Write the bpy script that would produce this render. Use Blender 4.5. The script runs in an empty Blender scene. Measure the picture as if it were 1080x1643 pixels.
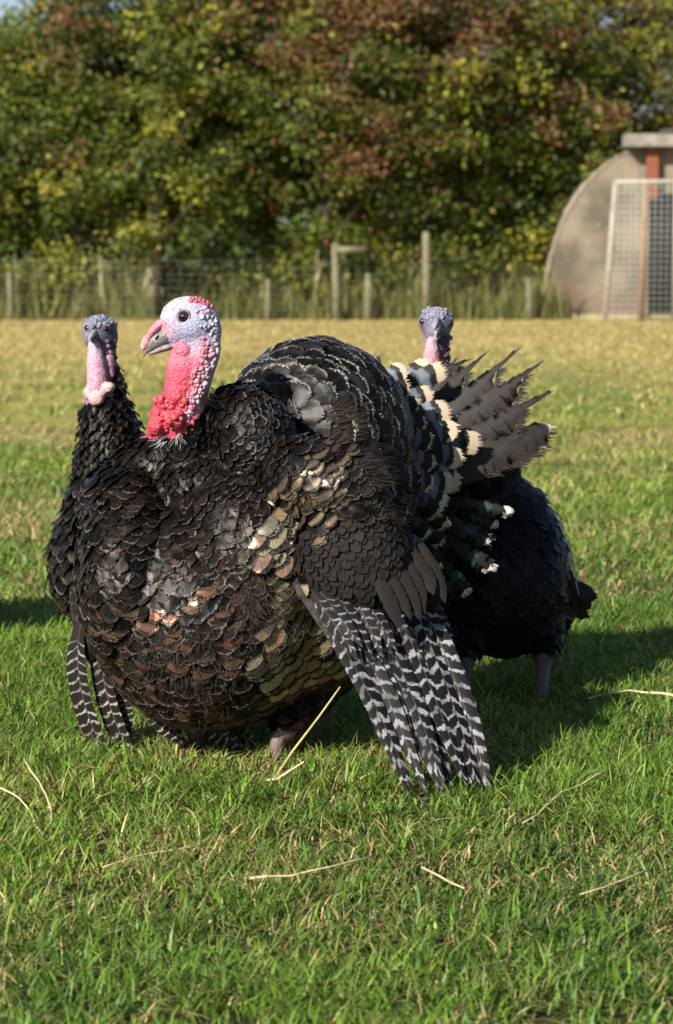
import bpy, bmesh, math, random
import numpy as np
from mathutils import Vector, Matrix, noise
from mathutils.bvhtree import BVHTree
from mathutils.kdtree import KDTree

random.seed(7)
RNG = np.random.default_rng(7)
sc = bpy.context.scene
C = sc.collection

# ------------------------------------------------------------------ camera
FPX = 1643 * 85 / 36
CAMZ = 0.85
PITCH = math.atan(401.5 / FPX)
cam_d = bpy.data.cameras.new('camera')
cam_d.sensor_fit = 'VERTICAL'; cam_d.sensor_height = 36; cam_d.sensor_width = 24
cam_d.lens = 85; cam_d.clip_end = 3000; cam_d.clip_start = 0.05
cam_d.dof.use_dof = True; cam_d.dof.focus_distance = 3.97; cam_d.dof.aperture_fstop = 8.0
cam = bpy.data.objects.new('camera', cam_d); C.objects.link(cam)
cam.location = (0, 0, CAMZ); cam.rotation_euler = (math.pi / 2 - PITCH, 0, 0)
sc.camera = cam
CAMP = Vector((0, 0, CAMZ))
RIGHT = Vector((1, 0, 0)); FWD = Vector((0, math.cos(PITCH), -math.sin(PITCH))); UP = Vector((0, math.sin(PITCH), math.cos(PITCH)))

# ------------------------------------------------------------------ light
SUN_EL = math.radians(33); SX, SY = -0.62, -0.785     # where the sun stands, seen from the birds
w = bpy.data.worlds.new('World'); sc.world = w; w.use_nodes = True
nt = w.node_tree
sky = nt.nodes.new('ShaderNodeTexSky'); sky.sky_type = 'NISHITA'; sky.sun_disc = False
sky.sun_elevation = SUN_EL; sky.sun_rotation = math.atan2(SX, SY) % (2 * math.pi)
bg = nt.nodes['Background']; bg.inputs['Strength'].default_value = 0.06
nt.links.new(sky.outputs['Color'], bg.inputs['Color'])
sl = bpy.data.lights.new('sun', 'SUN'); sl.energy = 4.8; sl.angle = math.radians(0.53); sl.color = (1.0, 0.93, 0.82)
so = bpy.data.objects.new('sun', sl); C.objects.link(so)
ldir = Vector((-SX * math.cos(SUN_EL), -SY * math.cos(SUN_EL), -math.sin(SUN_EL)))
so.rotation_euler = ldir.to_track_quat('-Z', 'Y').to_euler(); so.location = (-8, -10, 9)
vs = sc.view_settings
vs.view_transform = 'Standard'; vs.look = 'None'; vs.gamma = 1.0; vs.exposure = 1.0; vs.use_curve_mapping = False
sc.cycles.use_denoising = True
sc.cycles.max_bounces = 6; sc.cycles.transparent_max_bounces = 16
sc.cycles.sample_clamp_indirect = 4

# ------------------------------------------------------------------ helpers
def ray(px, py):
    return (FWD + RIGHT * ((px - 540) / FPX) - UP * ((py - 821.5) / FPX)).normalized()
def W(px, py, Y):                      # the point at distance Y that lies in that direction
    d = ray(px, py); return CAMP + d * (Y / d.y)
def ground(px, py):
    d = ray(px, py); return CAMP + d * (-CAMZ / d.z)
def proj(p):
    v = p - CAMP; z = v.dot(FWD)
    return 540 + FPX * v.dot(RIGHT) / z, 821.5 - FPX * v.dot(UP) / z

def tag(o, label, cat, group=None, kind=None):
    o['label'] = label; o['category'] = cat
    if group: o['group'] = group
    if kind: o['kind'] = kind
    return o
def empty(name, loc):
    o = bpy.data.objects.new(name, None); C.objects.link(o); o.location = loc; o.empty_display_size = 0.1
    bpy.context.view_layer.update()
    return o
def par(o, parent):
    if parent is not None:
        o.parent = parent
        m = Matrix.Identity(4); q = parent
        while q is not None:
            m = q.matrix_basis @ m if q.parent is None else q.matrix_parent_inverse @ q.matrix_basis @ m
            q = q.parent
        o.matrix_parent_inverse = m.inverted()
    return o
def mk(name, V, F, mats, parent=None, smooth=True, attrs=None, midx=None):
    me = bpy.data.meshes.new(name)
    if isinstance(V, np.ndarray) and isinstance(F, np.ndarray):
        nf, k = F.shape
        me.vertices.add(len(V)); me.vertices.foreach_set('co', V.astype(np.float32).ravel())
        me.loops.add(nf * k); me.loops.foreach_set('vertex_index', F.astype(np.int32).ravel())
        me.polygons.add(nf); me.polygons.foreach_set('loop_start', np.arange(0, nf * k, k, dtype=np.int32))
        me.update(calc_edges=True)
    else:
        me.from_pydata([tuple(v) for v in V], [], F); me.update()
    for m in (mats if isinstance(mats, (list, tuple)) else [mats]): me.materials.append(m)
    if smooth: me.polygons.foreach_set('use_smooth', np.ones(len(me.polygons), dtype=bool))
    if midx is not None: me.polygons.foreach_set('material_index', np.asarray(midx, dtype=np.int32))
    for k, (typ, arr) in (attrs or {}).items():
        a = me.attributes.new(k, typ, 'POINT')
        a.data.foreach_set('color' if typ == 'FLOAT_COLOR' else ('vector' if typ == 'FLOAT_VECTOR' else 'value'), np.asarray(arr, dtype=np.float32).ravel())
    o = bpy.data.objects.new(name, me); C.objects.link(o)
    par(o, parent)
    return o

class MB:
    """collects boxes, lofts and tubes for one mesh"""
    def __init__(s): s.V = []; s.F = []
    def box(s, lo, hi, rot=None, pivot=None):
        b = len(s.V)
        for i in range(8):
            p = Vector((lo[0] if not i & 1 else hi[0], lo[1] if not i & 2 else hi[1], lo[2] if not i & 4 else hi[2]))
            if rot is not None: p = rot @ (p - pivot) + pivot
            s.V.append(p)
        for f in ((0, 2, 3, 1), (4, 5, 7, 6), (0, 1, 5, 4), (2, 6, 7, 3), (0, 4, 6, 2), (1, 3, 7, 5)): s.F.append([b + k for k in f])
        return s
    def tube(s, pts, rads, n=8, side=None, rads2=None, cap=True):
        pts = [Vector(p) for p in pts]; b = len(s.V)
        for i, p in enumerate(pts):
            t = (pts[min(i + 1, len(pts) - 1)] - pts[max(i - 1, 0)]).normalized()
            a = side if side is not None else (Vector((0, 0, 1)) if abs(t.z) < .8 else Vector((0, 1, 0)))
            x = t.cross(a).normalized(); y = t.cross(x).normalized()
            ra = rads[i]; rb = rads2[i] if rads2 else ra
            for k in range(n):
                q = 2 * math.pi * k / n
                s.V.append(p + x * (math.cos(q) * ra) + y * (math.sin(q) * rb))
        for i in range(len(pts) - 1):
            for k in range(n):
                a0 = b + i * n + k; a1 = b + i * n + (k + 1) % n
                s.F.append([a0, a1, a1 + n, a0 + n])
        if cap:
            s.F.append([b + k for k in range(n)][::-1]); e = b + (len(pts) - 1) * n; s.F.append([e + k for k in range(n)])
        return s
    def ell(s, c, r, rot=None, nu=16, nv=10):
        b = len(s.V); c = Vector(c)
        for j in range(1, nv):
            th = math.pi * j / nv
            for i in range(nu):
                ph = 2 * math.pi * i / nu
                p = Vector((math.sin(th) * math.cos(ph) * r[0], math.sin(th) * math.sin(ph) * r[1], math.cos(th) * r[2]))
                s.V.append(c + (rot @ p if rot is not None else p))
        top = len(s.V); p = Vector((0, 0, r[2])); s.V.append(c + (rot @ p if rot is not None else p))
        bot = len(s.V); s.V.append(c - (rot @ p if rot is not None else p))
        for j in range(nv - 2):
            for i in range(nu):
                a = b + j * nu + i; a1 = b + j * nu + (i + 1) % nu
                s.F.append([a, a + nu, a1 + nu, a1])
        for i in range(nu):
            s.F.append([top, b + i, b + (i + 1) % nu]); e = b + (nv - 2) * nu
            s.F.append([bot, e + (i + 1) % nu, e + i])
        return s
    def build(s, name, mats, parent=None, smooth=True, **k): return mk(name, s.V, s.F, mats, parent, smooth, **k)

def vnoise(x, y, s, seed=0):           # smooth value noise for whole arrays
    x = np.asarray(x) / s + 1000.0; y = np.asarray(y) / s + 1000.0
    xi = np.floor(x).astype(np.int64); yi = np.floor(y).astype(np.int64); fx = x - xi; fy = y - yi
    def h(a, b):
        n = (a * 374761393 + b * 668265263 + seed * 974634211) & 0x7fffffff
        n = ((n ^ (n >> 13)) * 1274126177) & 0x7fffffff
        return ((n ^ (n >> 16)) & 0xffff) / 65535.0
    fx = fx * fx * (3 - 2 * fx); fy = fy * fy * (3 - 2 * fy)
    return (h(xi, yi) * (1 - fx) + h(xi + 1, yi) * fx) * (1 - fy) + (h(xi, yi + 1) * (1 - fx) + h(xi + 1, yi + 1) * fx) * fy

# ------------------------------------------------------------------ materials
class NT:
    def __init__(s, name):
        s.m = bpy.data.materials.new(name); s.m.use_nodes = True; s.t = s.m.node_tree
        s.b = s.t.nodes['Principled BSDF']; s.out = s.t.nodes['Material Output']
    def n(s, typ, props=None, **ins):
        nd = s.t.nodes.new(typ)
        for k, v in (props or {}).items(): setattr(nd, k, v)
        for k, v in ins.items(): s.set(nd, k.replace('_', ' '), v)
        return nd
    def set(s, nd, key, v):
        i = nd.inputs[key]
        if hasattr(v, 'is_output'): s.t.links.new(v, i)
        else: i.default_value = v
    def P(s, **k):
        for a, v in k.items(): s.set(s.b, a.replace('_', ' '), v)
    def math(s, op, a, b=0.0, c=0.0):
        nd = s.t.nodes.new('ShaderNodeMath'); nd.operation = op
        for i, v in enumerate((a, b, c)):
            if hasattr(v, 'is_output'): s.t.links.new(v, nd.inputs[i])
            else: nd.inputs[i].default_value = v
        return nd.outputs[0]
    def step(s, v, a, b):
        nd = s.n('ShaderNodeMapRange', {'interpolation_type': 'SMOOTHSTEP'})
        s.set(nd, 0, v); nd.inputs[1].default_value = a; nd.inputs[2].default_value = b
        return nd.outputs[0]
    def mix(s, f, a, b):
        nd = s.t.nodes.new('ShaderNodeMix'); nd.data_type = 'RGBA'
        s.set(nd, 0, f)
        for i, v in ((6, a), (7, b)):
            if hasattr(v, 'is_output'): s.t.links.new(v, nd.inputs[i])
            else: nd.inputs[i].default_value = (*v, 1) if len(v) == 3 else v
        return nd.outputs[2]
    def attr(s, name): return s.n('ShaderNodeAttribute', {'attribute_name': name})
    def noise(s, scale, detail=3, vec=None, rough=.55):
        nd = s.n('ShaderNodeTexNoise'); nd.inputs['Scale'].default_value = scale; nd.inputs['Detail'].default_value = detail
        nd.inputs['Roughness'].default_value = rough
        if vec is not None: s.t.links.new(vec, nd.inputs['Vector'])
        return nd.outputs[0]
    def pos(s): return s.n('ShaderNodeNewGeometry').outputs['Position']
    def bump(s, h, strength=.3, dist=.01):
        nd = s.n('ShaderNodeBump'); s.set(nd, 'Height', h); nd.inputs['Strength'].default_value = strength; nd.inputs['Distance'].default_value = dist
        s.t.links.new(nd.outputs[0], s.b.inputs['Normal'])
    def sep(s, v):
        nd = s.n('ShaderNodeSeparateXYZ'); s.set(nd, 0, v); return nd.outputs

def noisy(name, c1, c2, scale, rough=.8, bump=.3, dist=.01, spec=.3, metallic=0):
    t = NT(name); p = t.pos(); f = t.noise(scale, 5, p)
    t.P(Base_Color=t.mix(t.step(f, .3, .7), c1, c2), Roughness=rough, Specular_IOR_Level=spec, Metallic=metallic)
    t.bump(t.noise(scale * 3, 4, p), bump, dist)
    return t.m

def feather_base(name, freq=34.0, tipcut=.12, sidecut=.22):
    t = NT(name); s = t.sep(t.attr('uvf').outputs['Vector'])
    u, v, r = s[0], s[1], s[2]
    au = t.math('ABSOLUTE', u)
    barb = t.math('SINE', t.math('ADD', t.math('MULTIPLY', v, 190.0), t.math('MULTIPLY', au, -48.0)))
    # streaks that run with the barbs, from the shaft outwards to the tip
    cv = t.n('ShaderNodeCombineXYZ'); t.set(cv, 0, t.math('MULTIPLY', t.math('SUBTRACT', v, t.math('MULTIPLY', au, .34)), freq))
    t.set(cv, 1, t.math('ADD', t.math('MULTIPLY', t.math('SIGN', u), 7.3), t.math('MULTIPLY', r, 91.0))); t.set(cv, 2, t.math('MULTIPLY', au, 1.1))
    st = t.noise(1.0, 2, cv.outputs[0], .6); t.streak = t.step(st, .28, .72)
    ok = t.math('MULTIPLY', t.math('GREATER_THAN', t.math('SUBTRACT', 1.0, v), t.math('MULTIPLY', t.streak, tipcut)), t.math('GREATER_THAN', t.math('SUBTRACT', 1.0, au), t.math('MULTIPLY', t.streak, sidecut)))
    t.P(Alpha=ok); t.edge = t.math('MINIMUM', t.math('SUBTRACT', t.math('SUBTRACT', 1.0, v), t.math('MULTIPLY', t.streak, tipcut)), t.math('ADD', t.math('MULTIPLY', t.math('SUBTRACT', t.math('SUBTRACT', 1.0, au), t.math('MULTIPLY', t.streak, sidecut)), .6), t.math('MULTIPLY', t.math('SUBTRACT', 1.0, v), .25)))
    return t, u, v, r, au, barb

def mat_contour():
    t, u, v, r, au, barb = feather_base('contour_feather')
    T = t.attr('tint'); F = t.attr('fr')
    ns = t.noise(60, 3, t.pos())
    vv = t.math('ADD', v, t.math('MULTIPLY', t.math('SUBTRACT', ns, .5), .10))
    al = T.outputs['Alpha']; lo = t.math('ADD', vv, t.math('MULTIPLY', al, .36))
    band = t.math('MULTIPLY', t.step(lo, .74, .90), t.math('SUBTRACT', 1.0, t.step(vv, .80, .85)))
    band = t.math('MULTIPLY', band, t.math('MINIMUM', 1.0, t.math('MULTIPLY', al, 1.5)))
    band = t.math('MULTIPLY', band, t.math('SUBTRACT', 1.0, t.step(au, .84, .95)))
    edge = t.math('SUBTRACT', 1.0, t.step(t.edge, .02, .05))
    edge = t.math('MULTIPLY', edge, F.outputs['Alpha'])
    base = t.mix(t.step(t.noise(160, 2, t.pos()), .35, .7), (.0025, .0021, .0019), (.0054, .0043, .0038))
    col = t.mix(band, base, T.outputs['Color']); col = t.mix(edge, col, F.outputs['Color'])
    shaft = t.math('MULTIPLY', t.math('SUBTRACT', 1.0, t.step(au, .02, .06)), .25)
    col = t.mix(shaft, col, (.05, .045, .04))
    col = t.mix(t.math('MULTIPLY', t.math('SUBTRACT', 1.0, t.streak), .55), col, (.002, .0017, .0015))
    t.P(Base_Color=col, Metallic=t.math('MULTIPLY', band, .45), Roughness=t.math('ADD', .24, t.math('MULTIPLY', r, .16)), Specular_IOR_Level=.11)
    t.bump(barb, .14, .0004)
    return t.m
def mat_matte():
    t, u, v, r, au, barb = feather_base('covert_feather')
    F = t.attr('fr'); T = t.attr('tint')
    edge = t.math('MULTIPLY', t.math('MAXIMUM', t.step(v, .90, .98), t.step(au, .85, .98)), F.outputs['Alpha'])
    col = t.mix(t.step(t.noise(90, 3, t.pos()), .3, .7), T.outputs['Color'], (.012, .011, .011))
    col = t.mix(edge, col, F.outputs['Color']); col = t.mix(t.math('MULTIPLY', t.math('SUBTRACT', 1.0, t.streak), .6), col, (.004, .0035, .003))
    t.P(Base_Color=col, Roughness=.65, Specular_IOR_Level=.10)
    t.bump(barb, .12, .0004)
    return t.m
def mat_flight(name, dark, white, bars, duty):
    t, u, v, r, au, barb = feather_base(name, 60.0, .05, .12)
    F = t.attr('fr')
    ns = t.math('SUBTRACT', t.noise(48, 4, t.pos(), .65), .5); n2_ = t.noise(38, 2, t.pos())
    ph = t.math('ADD', t.math('MULTIPLY', v, bars * 6.283), t.math('MULTIPLY', r, 30.0))
    ph = t.math('ADD', ph, t.math('ADD', t.math('MULTIPLY', au, -3.4), t.math('MULTIPLY', t.math('SIGN', u), t.math('ADD', .3, r)))); ph = t.math('ADD', ph, t.math('MULTIPLY', ns, 9.5))
    bar = t.math('MULTIPLY', t.step(t.math('SINE', ph), duty - .1, duty + .4), t.math('ADD', .35, t.math('MULTIPLY', t.step(n2_, .35, .6), .65)))
    fade = t.math('MULTIPLY', t.step(v, .10, .2), t.math('SUBTRACT', 1.0, t.step(v, .90, .99)))
    bar = t.math('MULTIPLY', bar, t.math('MULTIPLY', fade, F.outputs['Alpha']))
    col = t.mix(bar, dark, white)
    sh = t.math('SUBTRACT', 1.0, t.step(au, .025, .06))
    col = t.mix(t.math('MULTIPLY', sh, .6), col, (.10, .09, .08))
    col = t.mix(t.math('MULTIPLY', t.math('SUBTRACT', 1.0, t.streak), .45), col, (.004, .0035, .0035))
    t.P(Base_Color=col, Roughness=.5, Specular_IOR_Level=.14)
    t.bump(barb, .25, .0008)
    return t.m
def mat_cream():
    t, u, v, r, au, barb = feather_base('cream_tipped_feather', 46.0, .10, .2)
    ns = t.math('MULTIPLY', t.math('SUBTRACT', t.noise(120, 2, t.pos()), .5), .10)
    vv = t.math('ADD', v, ns); F = t.attr('fr'); T = t.attr('tint')
    fa = F.outputs['Alpha']; tip = t.step(t.math('ADD', vv, t.math('MULTIPLY', fa, .14)), .945, .965)
    sub = t.math('MULTIPLY', t.math('MULTIPLY', t.step(vv, .56, .64), t.math('SUBTRACT', 1.0, t.step(vv, .70, .74))), T.outputs['Alpha'])
    col = t.mix(sub, (.006, .0055, .0055), T.outputs['Color']); col = t.mix(tip, col, F.outputs['Color'])
    t.P(Base_Color=col, Metallic=t.math('MULTIPLY', sub, .5), Roughness=.5, Specular_IOR_Level=.22)
    t.bump(barb, .25, .0008)
    return t.m
def mat_tail():
    t, u, v, r, au, barb = feather_base('tail_feather', 75.0, .03, .18)
    T = t.attr('tint'); F = t.attr('fr')
    mot = t.step(t.noise(260, 3, t.pos()), .42, .6)
    brown = t.mix(mot, (.006, .0045, .0036), (.026, .018, .0135))
    grey = t.mix(t.noise(60, 2, t.pos()), (.012, .011, .012), (.032, .029, .030))
    col = t.mix(T.outputs['Alpha'], brown, grey)
    dark = t.math('MULTIPLY', t.step(v, .70, .90), .55)
    col = t.mix(dark, col, (.012, .011, .011))
    col = t.mix(t.math('MULTIPLY', t.step(v, .95, .985), F.outputs['Alpha']), col, F.outputs['Color'])
    col = t.mix(t.math('MULTIPLY', t.math('SUBTRACT', 1.0, t.streak), .5), col, (.006, .005, .0045))
    t.P(Base_Color=col, Roughness=.55, Specular_IOR_Level=.2); t.bump(barb, .15, .0006)
    return t.m
def mat_skin(name='bare_skin'):
    t = NT(name); S = t.attr('skin'); p = t.pos()
    n1 = t.noise(220, 3, p); n2 = t.noise(650, 2, p)
    dk = t.n('ShaderNodeMix', {'data_type': 'RGBA', 'blend_type': 'MULTIPLY'}); t.set(dk, 0, t.math('MULTIPLY', t.step(n1, .62, .38), .55))
    t.t.links.new(S.outputs['Color'], dk.inputs[6]); dk.inputs[7].default_value = (.55, .45, .55, 1)
    t.P(Base_Color=dk.outputs[2], Roughness=.48, Specular_IOR_Level=.45, Subsurface_Weight=.06, Subsurface_Scale=.004)
    t.b.inputs['Subsurface Radius'].default_value = (1, .3, .2)
    vo = t.n('ShaderNodeTexVoronoi'); vo.inputs['Scale'].default_value = 240; t.t.links.new(p, vo.inputs['Vector'])
    t.bump(t.math('ADD', t.math('MULTIPLY', vo.outputs['Distance'], -1.2), t.math('ADD', n1, n2)), .55, .0024)
    return t.m
def mat_attr(name, rough=.6, spec=.3, transl=0.0, bump=None):
    t = NT(name); S = t.attr('tint')
    t.P(Base_Color=S.outputs['Color'], Roughness=rough, Specular_IOR_Level=spec)
    if transl:
        tr = t.n('ShaderNodeBsdfTranslucent'); t.t.links.new(S.outputs['Color'], tr.inputs['Color'])
        mx = t.n('ShaderNodeMixShader'); mx.inputs[0].default_value = transl
        t.t.links.new(t.b.outputs[0], mx.inputs[1]); t.t.links.new(tr.outputs[0], mx.inputs[2]); t.t.links.new(mx.outputs[0], t.out.inputs['Surface'])
    return t.m
def plain(name, col, rough=.5, spec=.5, metallic=0):
    t = NT(name); t.P(Base_Color=(*col, 1), Roughness=rough, Specular_IOR_Level=spec, Metallic=metallic); return t.m

M_CONT = mat_contour(); M_MATTE = mat_matte(); M_CREAM = mat_cream(); M_TAIL = mat_tail()
M_FLIGHT = mat_flight('barred_wing_feather', (.005, .0045, .005), (.33, .33, .36), 15, .42)
M_FLIGHT3 = mat_flight('barred_covert_feather', (.009, .008, .008), (.26, .26, .28), 7, .62)
M_FLIGHT2 = mat_flight('barred_brown_feather', (.009, .0075, .0065), (.36, .33, .30), 14, .66)
M_SKIN = mat_skin(); M_DOWN = mat_attr('downy_feather', .75, .2)
M_UNDER = plain('dark_underdown', (.010, .0085, .008), .85, .15)
M_LEG = noisy('scaly_leg_skin', (.10, .068, .058), (.20, .145, .125), 160, .6, .6, .002)
M_LEGD = noisy('scaly_dark_leg_skin', (.055, .042, .038), (.11, .08, .07), 160, .6, .6, .002)
M_HORN = noisy('beak_horn', (.09, .085, .088), (.24, .22, .215), 130, .42, .25, .001, .5)
M_HORND = noisy('beak_horn_dark', (.10, .11, .13), (.30, .30, .32), 160, .42, .25, .001, .5)
M_IRIS = plain('eye_brown', (.035, .017, .010), .06, .8); M_BLACK = plain('black_pupil', (.002, .002, .002), .05, .8)
M_LID = plain('eyelid_skin', (.12, .10, .14), .5, .4)
M_GRASS = mat_attr('grass_blade', .5, .35, .28); M_LEAF = mat_attr('leaf', .55, .3, .22)
M_STRAW = noisy('dry_straw', (.42, .32, .16), (.62, .52, .32), 90, .7, .3, .001)

# ================================================================== ground
def mat_field():
    t = NT('field_soil_and_turf'); p = t.pos(); s = t.sep(p)
    n1 = t.noise(.9, 5, p); n2 = t.noise(14, 5, p); n3 = t.noise(70, 4, p)
    dry = t.step(t.math('ADD', s[1], t.math('MULTIPLY', t.math('SUBTRACT', n1, .5), 16.0)), 11.0, 27.0)
    near = t.mix(t.step(n2, .35, .65), (.016, .020, .007), (.038, .036, .013))
    far = t.mix(t.step(n2, .35, .65), (.30, .235, .085), (.40, .32, .13))
    lush = t.mix(t.step(n1, .4, .6), (.11, .15, .026), (.22, .21, .055))
    out = t.step(s[1], 40.0, 46.0)
    c = t.mix(t.step(s[1], 5.0, 9.0), near, lush); c = t.mix(dry, c, far)
    c = t.mix(out, c, (.075, .105, .024))
    c = t.mix(t.math('MULTIPLY', t.step(n3, .55, .75), .5), c, (.045, .035, .018))
    t.P(Base_Color=c, Roughness=.95, Specular_IOR_Level=.1)
    t.bump(n3, .5, .02)
    return t.m
def grid_ground():
    xs = np.concatenate([[-900, -200, -60], np.linspace(-14, 14, 57), [60, 200, 900]])
    ys = np.concatenate([[-300, -60, -10], np.linspace(1, 45, 89), [70, 150, 400, 2200]])
    X, Y = np.meshgrid(xs, ys); Z = (vnoise(X, Y, 2.3, 5) - .5) * .05 * np.clip((Y - 6) / 5, 0, 1) * (Y < 60) * (abs(X) < 20)
    Z = Z * np.clip((34 - Y) / 5, 0, 1)
    V = np.stack([X, Y, Z], -1).reshape(-1, 3); nx = len(xs); ny = len(ys)
    i = np.arange(ny - 1)[:, None] * nx + np.arange(nx - 1)[None]; i = i.ravel()
    F = np.stack([i, i + 1, i + 1 + nx, i + nx], -1)
    o = mk('ground', V, F, mat_field()); tag(o, 'grass field floor stretching from the turkeys to the tree line', 'ground', kind='structure')
grid_ground()
def gz(X, Y): return (vnoise(X, Y, 2.3, 5) - .5) * .05 * np.clip((Y - 6) / 5, 0, 1) * np.clip((34 - Y) / 5, 0, 1)

LUSH = 1.12
def blades(n, y0, y1, lmin, lmax, wd, pw=1.0, margin=.3, thatch=False):
    # positions spread over the wedge of field in view and a margin either side
    y = y0 + (y1 - y0) * RNG.random(n) ** pw
    hw = .139 * y * 1.1 + margin
    keep = RNG.random(n) < hw / hw.max(); y = y[keep]; hw = hw[keep]; n = len(y)
    x = (RNG.random(n) * 2 - 1) * hw
    cl = vnoise(x, y, .11, 1) * .6 + vnoise(x, y, .035, 2) * .4
    keep = RNG.random(n) < .12 + 1.5 * cl ** 1.6; x = x[keep]; y = y[keep]; cl = cl[keep]; n = len(y)
    big = vnoise(x, y, .55, 3); dryn = vnoise(x, y, 1.7, 4) * .6 + vnoise(x, y * .6, .25, 9) * .4
    L = (lmin + (lmax - lmin) * RNG.random(n) ** 1.6) * (.45 + .85 * cl + .35 * big)
    dfar = np.clip((y - 7) / 20, 0, 1)
    pdry = np.clip((dryn - .46) * 2.4, 0, .6) + .10 + dfar * .75
    dry = (RNG.random(n) < pdry) | thatch
    az = RNG.random(n) * 6.283; lean = np.abs(RNG.normal(0, .5, n)) + .12; lean = np.where(dry, lean + .5 * RNG.random(n), lean)
    lean = np.clip(lean, 0, 1.35)
    if thatch: lean = 1.12 + .3 * RNG.random(n)
    ww = wd * (.5 + 1.4 * RNG.random(n) ** 2.2); ww = np.where(dry, ww * .7, ww)
    dx = np.cos(az); dy = np.sin(az); tw = az + 1.57 + RNG.normal(0, .5, n); ax = np.cos(tw); ay = np.sin(tw)
    V = np.zeros((n, 7, 3)); z0 = gz(x, y) - .003
    bend = .25 + .7 * RNG.random(n)
    for k, t in enumerate((0, .38, .75, 1.0)):
        a = lean + bend * (t - .2)
        r = L * t * np.sin(np.clip(a, -.2, 1.5)); h = L * t * np.cos(np.clip(a, -.2, 1.5))
        c = np.stack([x + dx * r, y + dy * r, z0 + h + (.004 + (.012 * RNG.random(n) if thatch else 0)) * (t > 0)], -1)
        o = np.stack([ax, ay, np.zeros(n)], -1) * (ww * (1, .95, .6, 0)[k] / 2)[:, None]
        if k < 3: V[:, 2 * k] = c - o; V[:, 2 * k + 1] = c + o
        else: V[:, 6] = c
    b = (np.arange(n) * 7)[:, None]
    F = np.concatenate([b + np.array([[0, 1, 3]]), b + np.array([[0, 3, 2]]), b + np.array([[2, 3, 5]]), b + np.array([[2, 5, 4]]), b + np.array([[4, 5, 6]])])
    g1 = np.array([.088, .168, .016]); g2 = np.array([.170, .255, .032]); g3 = np.array([.036, .085, .014])
    f = RNG.random(n)[:, None]; q = np.clip(big[:, None] * 1.2 - .1, 0, 1)
    col = (g1 * (1 - f) + g2 * f) * q + (g3 * (1 - f) + g1 * f) * (1 - q)
    d1 = np.array([.46, .37, .17]); d2 = np.array([.26, .20, .085]); f = RNG.random(n)[:, None]
    dc = d1 * f + d2 * (1 - f)
    yel = np.clip(dfar * 1.1, 0, .75)[:, None]; col = col * (1 - yel) + np.array([.34, .31, .085]) * yel
    col = np.where(dry[:, None], dc, col) * (.55 + .9 * RNG.random(n))[:, None] * LUSH
    t = np.repeat(np.concatenate([col, np.ones((n, 1))], 1), 7, 0)
    return V.reshape(-1, 3), F, t
def grass():
    Vs, Fs, Ts, b = [], [], [], 0
    for a in ((390000, 2.35, 6.0, .016, .050, .0027, 1.0, .3), (220000, 5.8, 12.5, .022, .055, .0055, .9, .9), (190000, 12, 41, .03, .07, .013, .85, 3.0), (52000, 2.35, 8.0, .025, .10, .0028, 1.0, .3, True)):
        V, F, T = blades(*a); Vs.append(V); Fs.append(F + b); Ts.append(T); b += len(V)
    o = mk('grass', np.concatenate(Vs), np.concatenate(Fs), M_GRASS, attrs={'tint': ('FLOAT_COLOR', np.concatenate(Ts))})
    tag(o, 'short green pasture grass with dry blades mixed in', 'grass', kind='stuff')
grass()
# ================================================================== tree line, fence and hut far behind
BY = 36.0
M_BARK = noisy('grey_bark', (.11, .105, .06), (.25, .235, .14), 9, .9, .6, .02)
M_BARKD = noisy('dark_bark', (.035, .03, .022), (.08, .065, .045), 9, .9, .6, .02)
M_WOOD = noisy('weathered_fence_wood', (.10, .095, .055), (.19, .175, .11), 12, .85, .4, .01)
M_STEM = noisy('pale_stem_bark', (.20, .19, .10), (.34, .32, .18), 9, .9, .5, .01)
M_WIRE = plain('galvanised_wire', (.35, .35, .34), .45, .5, .6)

def leaves(cents, per, sig, size, cols, flat=.75):
    """leaf-sized quads gathered round clump centres; cols(x,z,k) gives the colour of a clump"""
    k = np.repeat(np.arange(len(cents)), per); n = len(k)
    p = cents[k] + RNG.normal(0, 1, (n, 3)) * np.array([sig * 1.15, sig, sig * flat])
    nrm = RNG.normal(0, 1, (n, 3)) + np.array([-.3, -.6, .7]); nrm /= np.linalg.norm(nrm, axis=1)[:, None]
    t = np.cross(nrm, RNG.normal(0, 1, (n, 3))); t /= np.linalg.norm(t, axis=1)[:, None]; b = np.cross(nrm, t)
    s = size * (.6 + .8 * RNG.random(n))[:, None]
    V = np.stack([p - t * s, p + b * s * .5, p + t * s, p - b * s * .5], 1).reshape(-1, 3)
    i = (np.arange(n) * 4)[:, None]; F = np.concatenate([i + np.array([[0, 1, 2, 3]])])
    cc = cols(cents); k2 = np.where(RNG.random(n) < .3, RNG.integers(0, len(cents), n), k)
    c = cc[k2] * (.38 + .95 * RNG.random(n))[:, None]
    T = np.repeat(np.concatenate([c, np.ones((n, 1))], 1), 4, 0)
    return V, F, T

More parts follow.
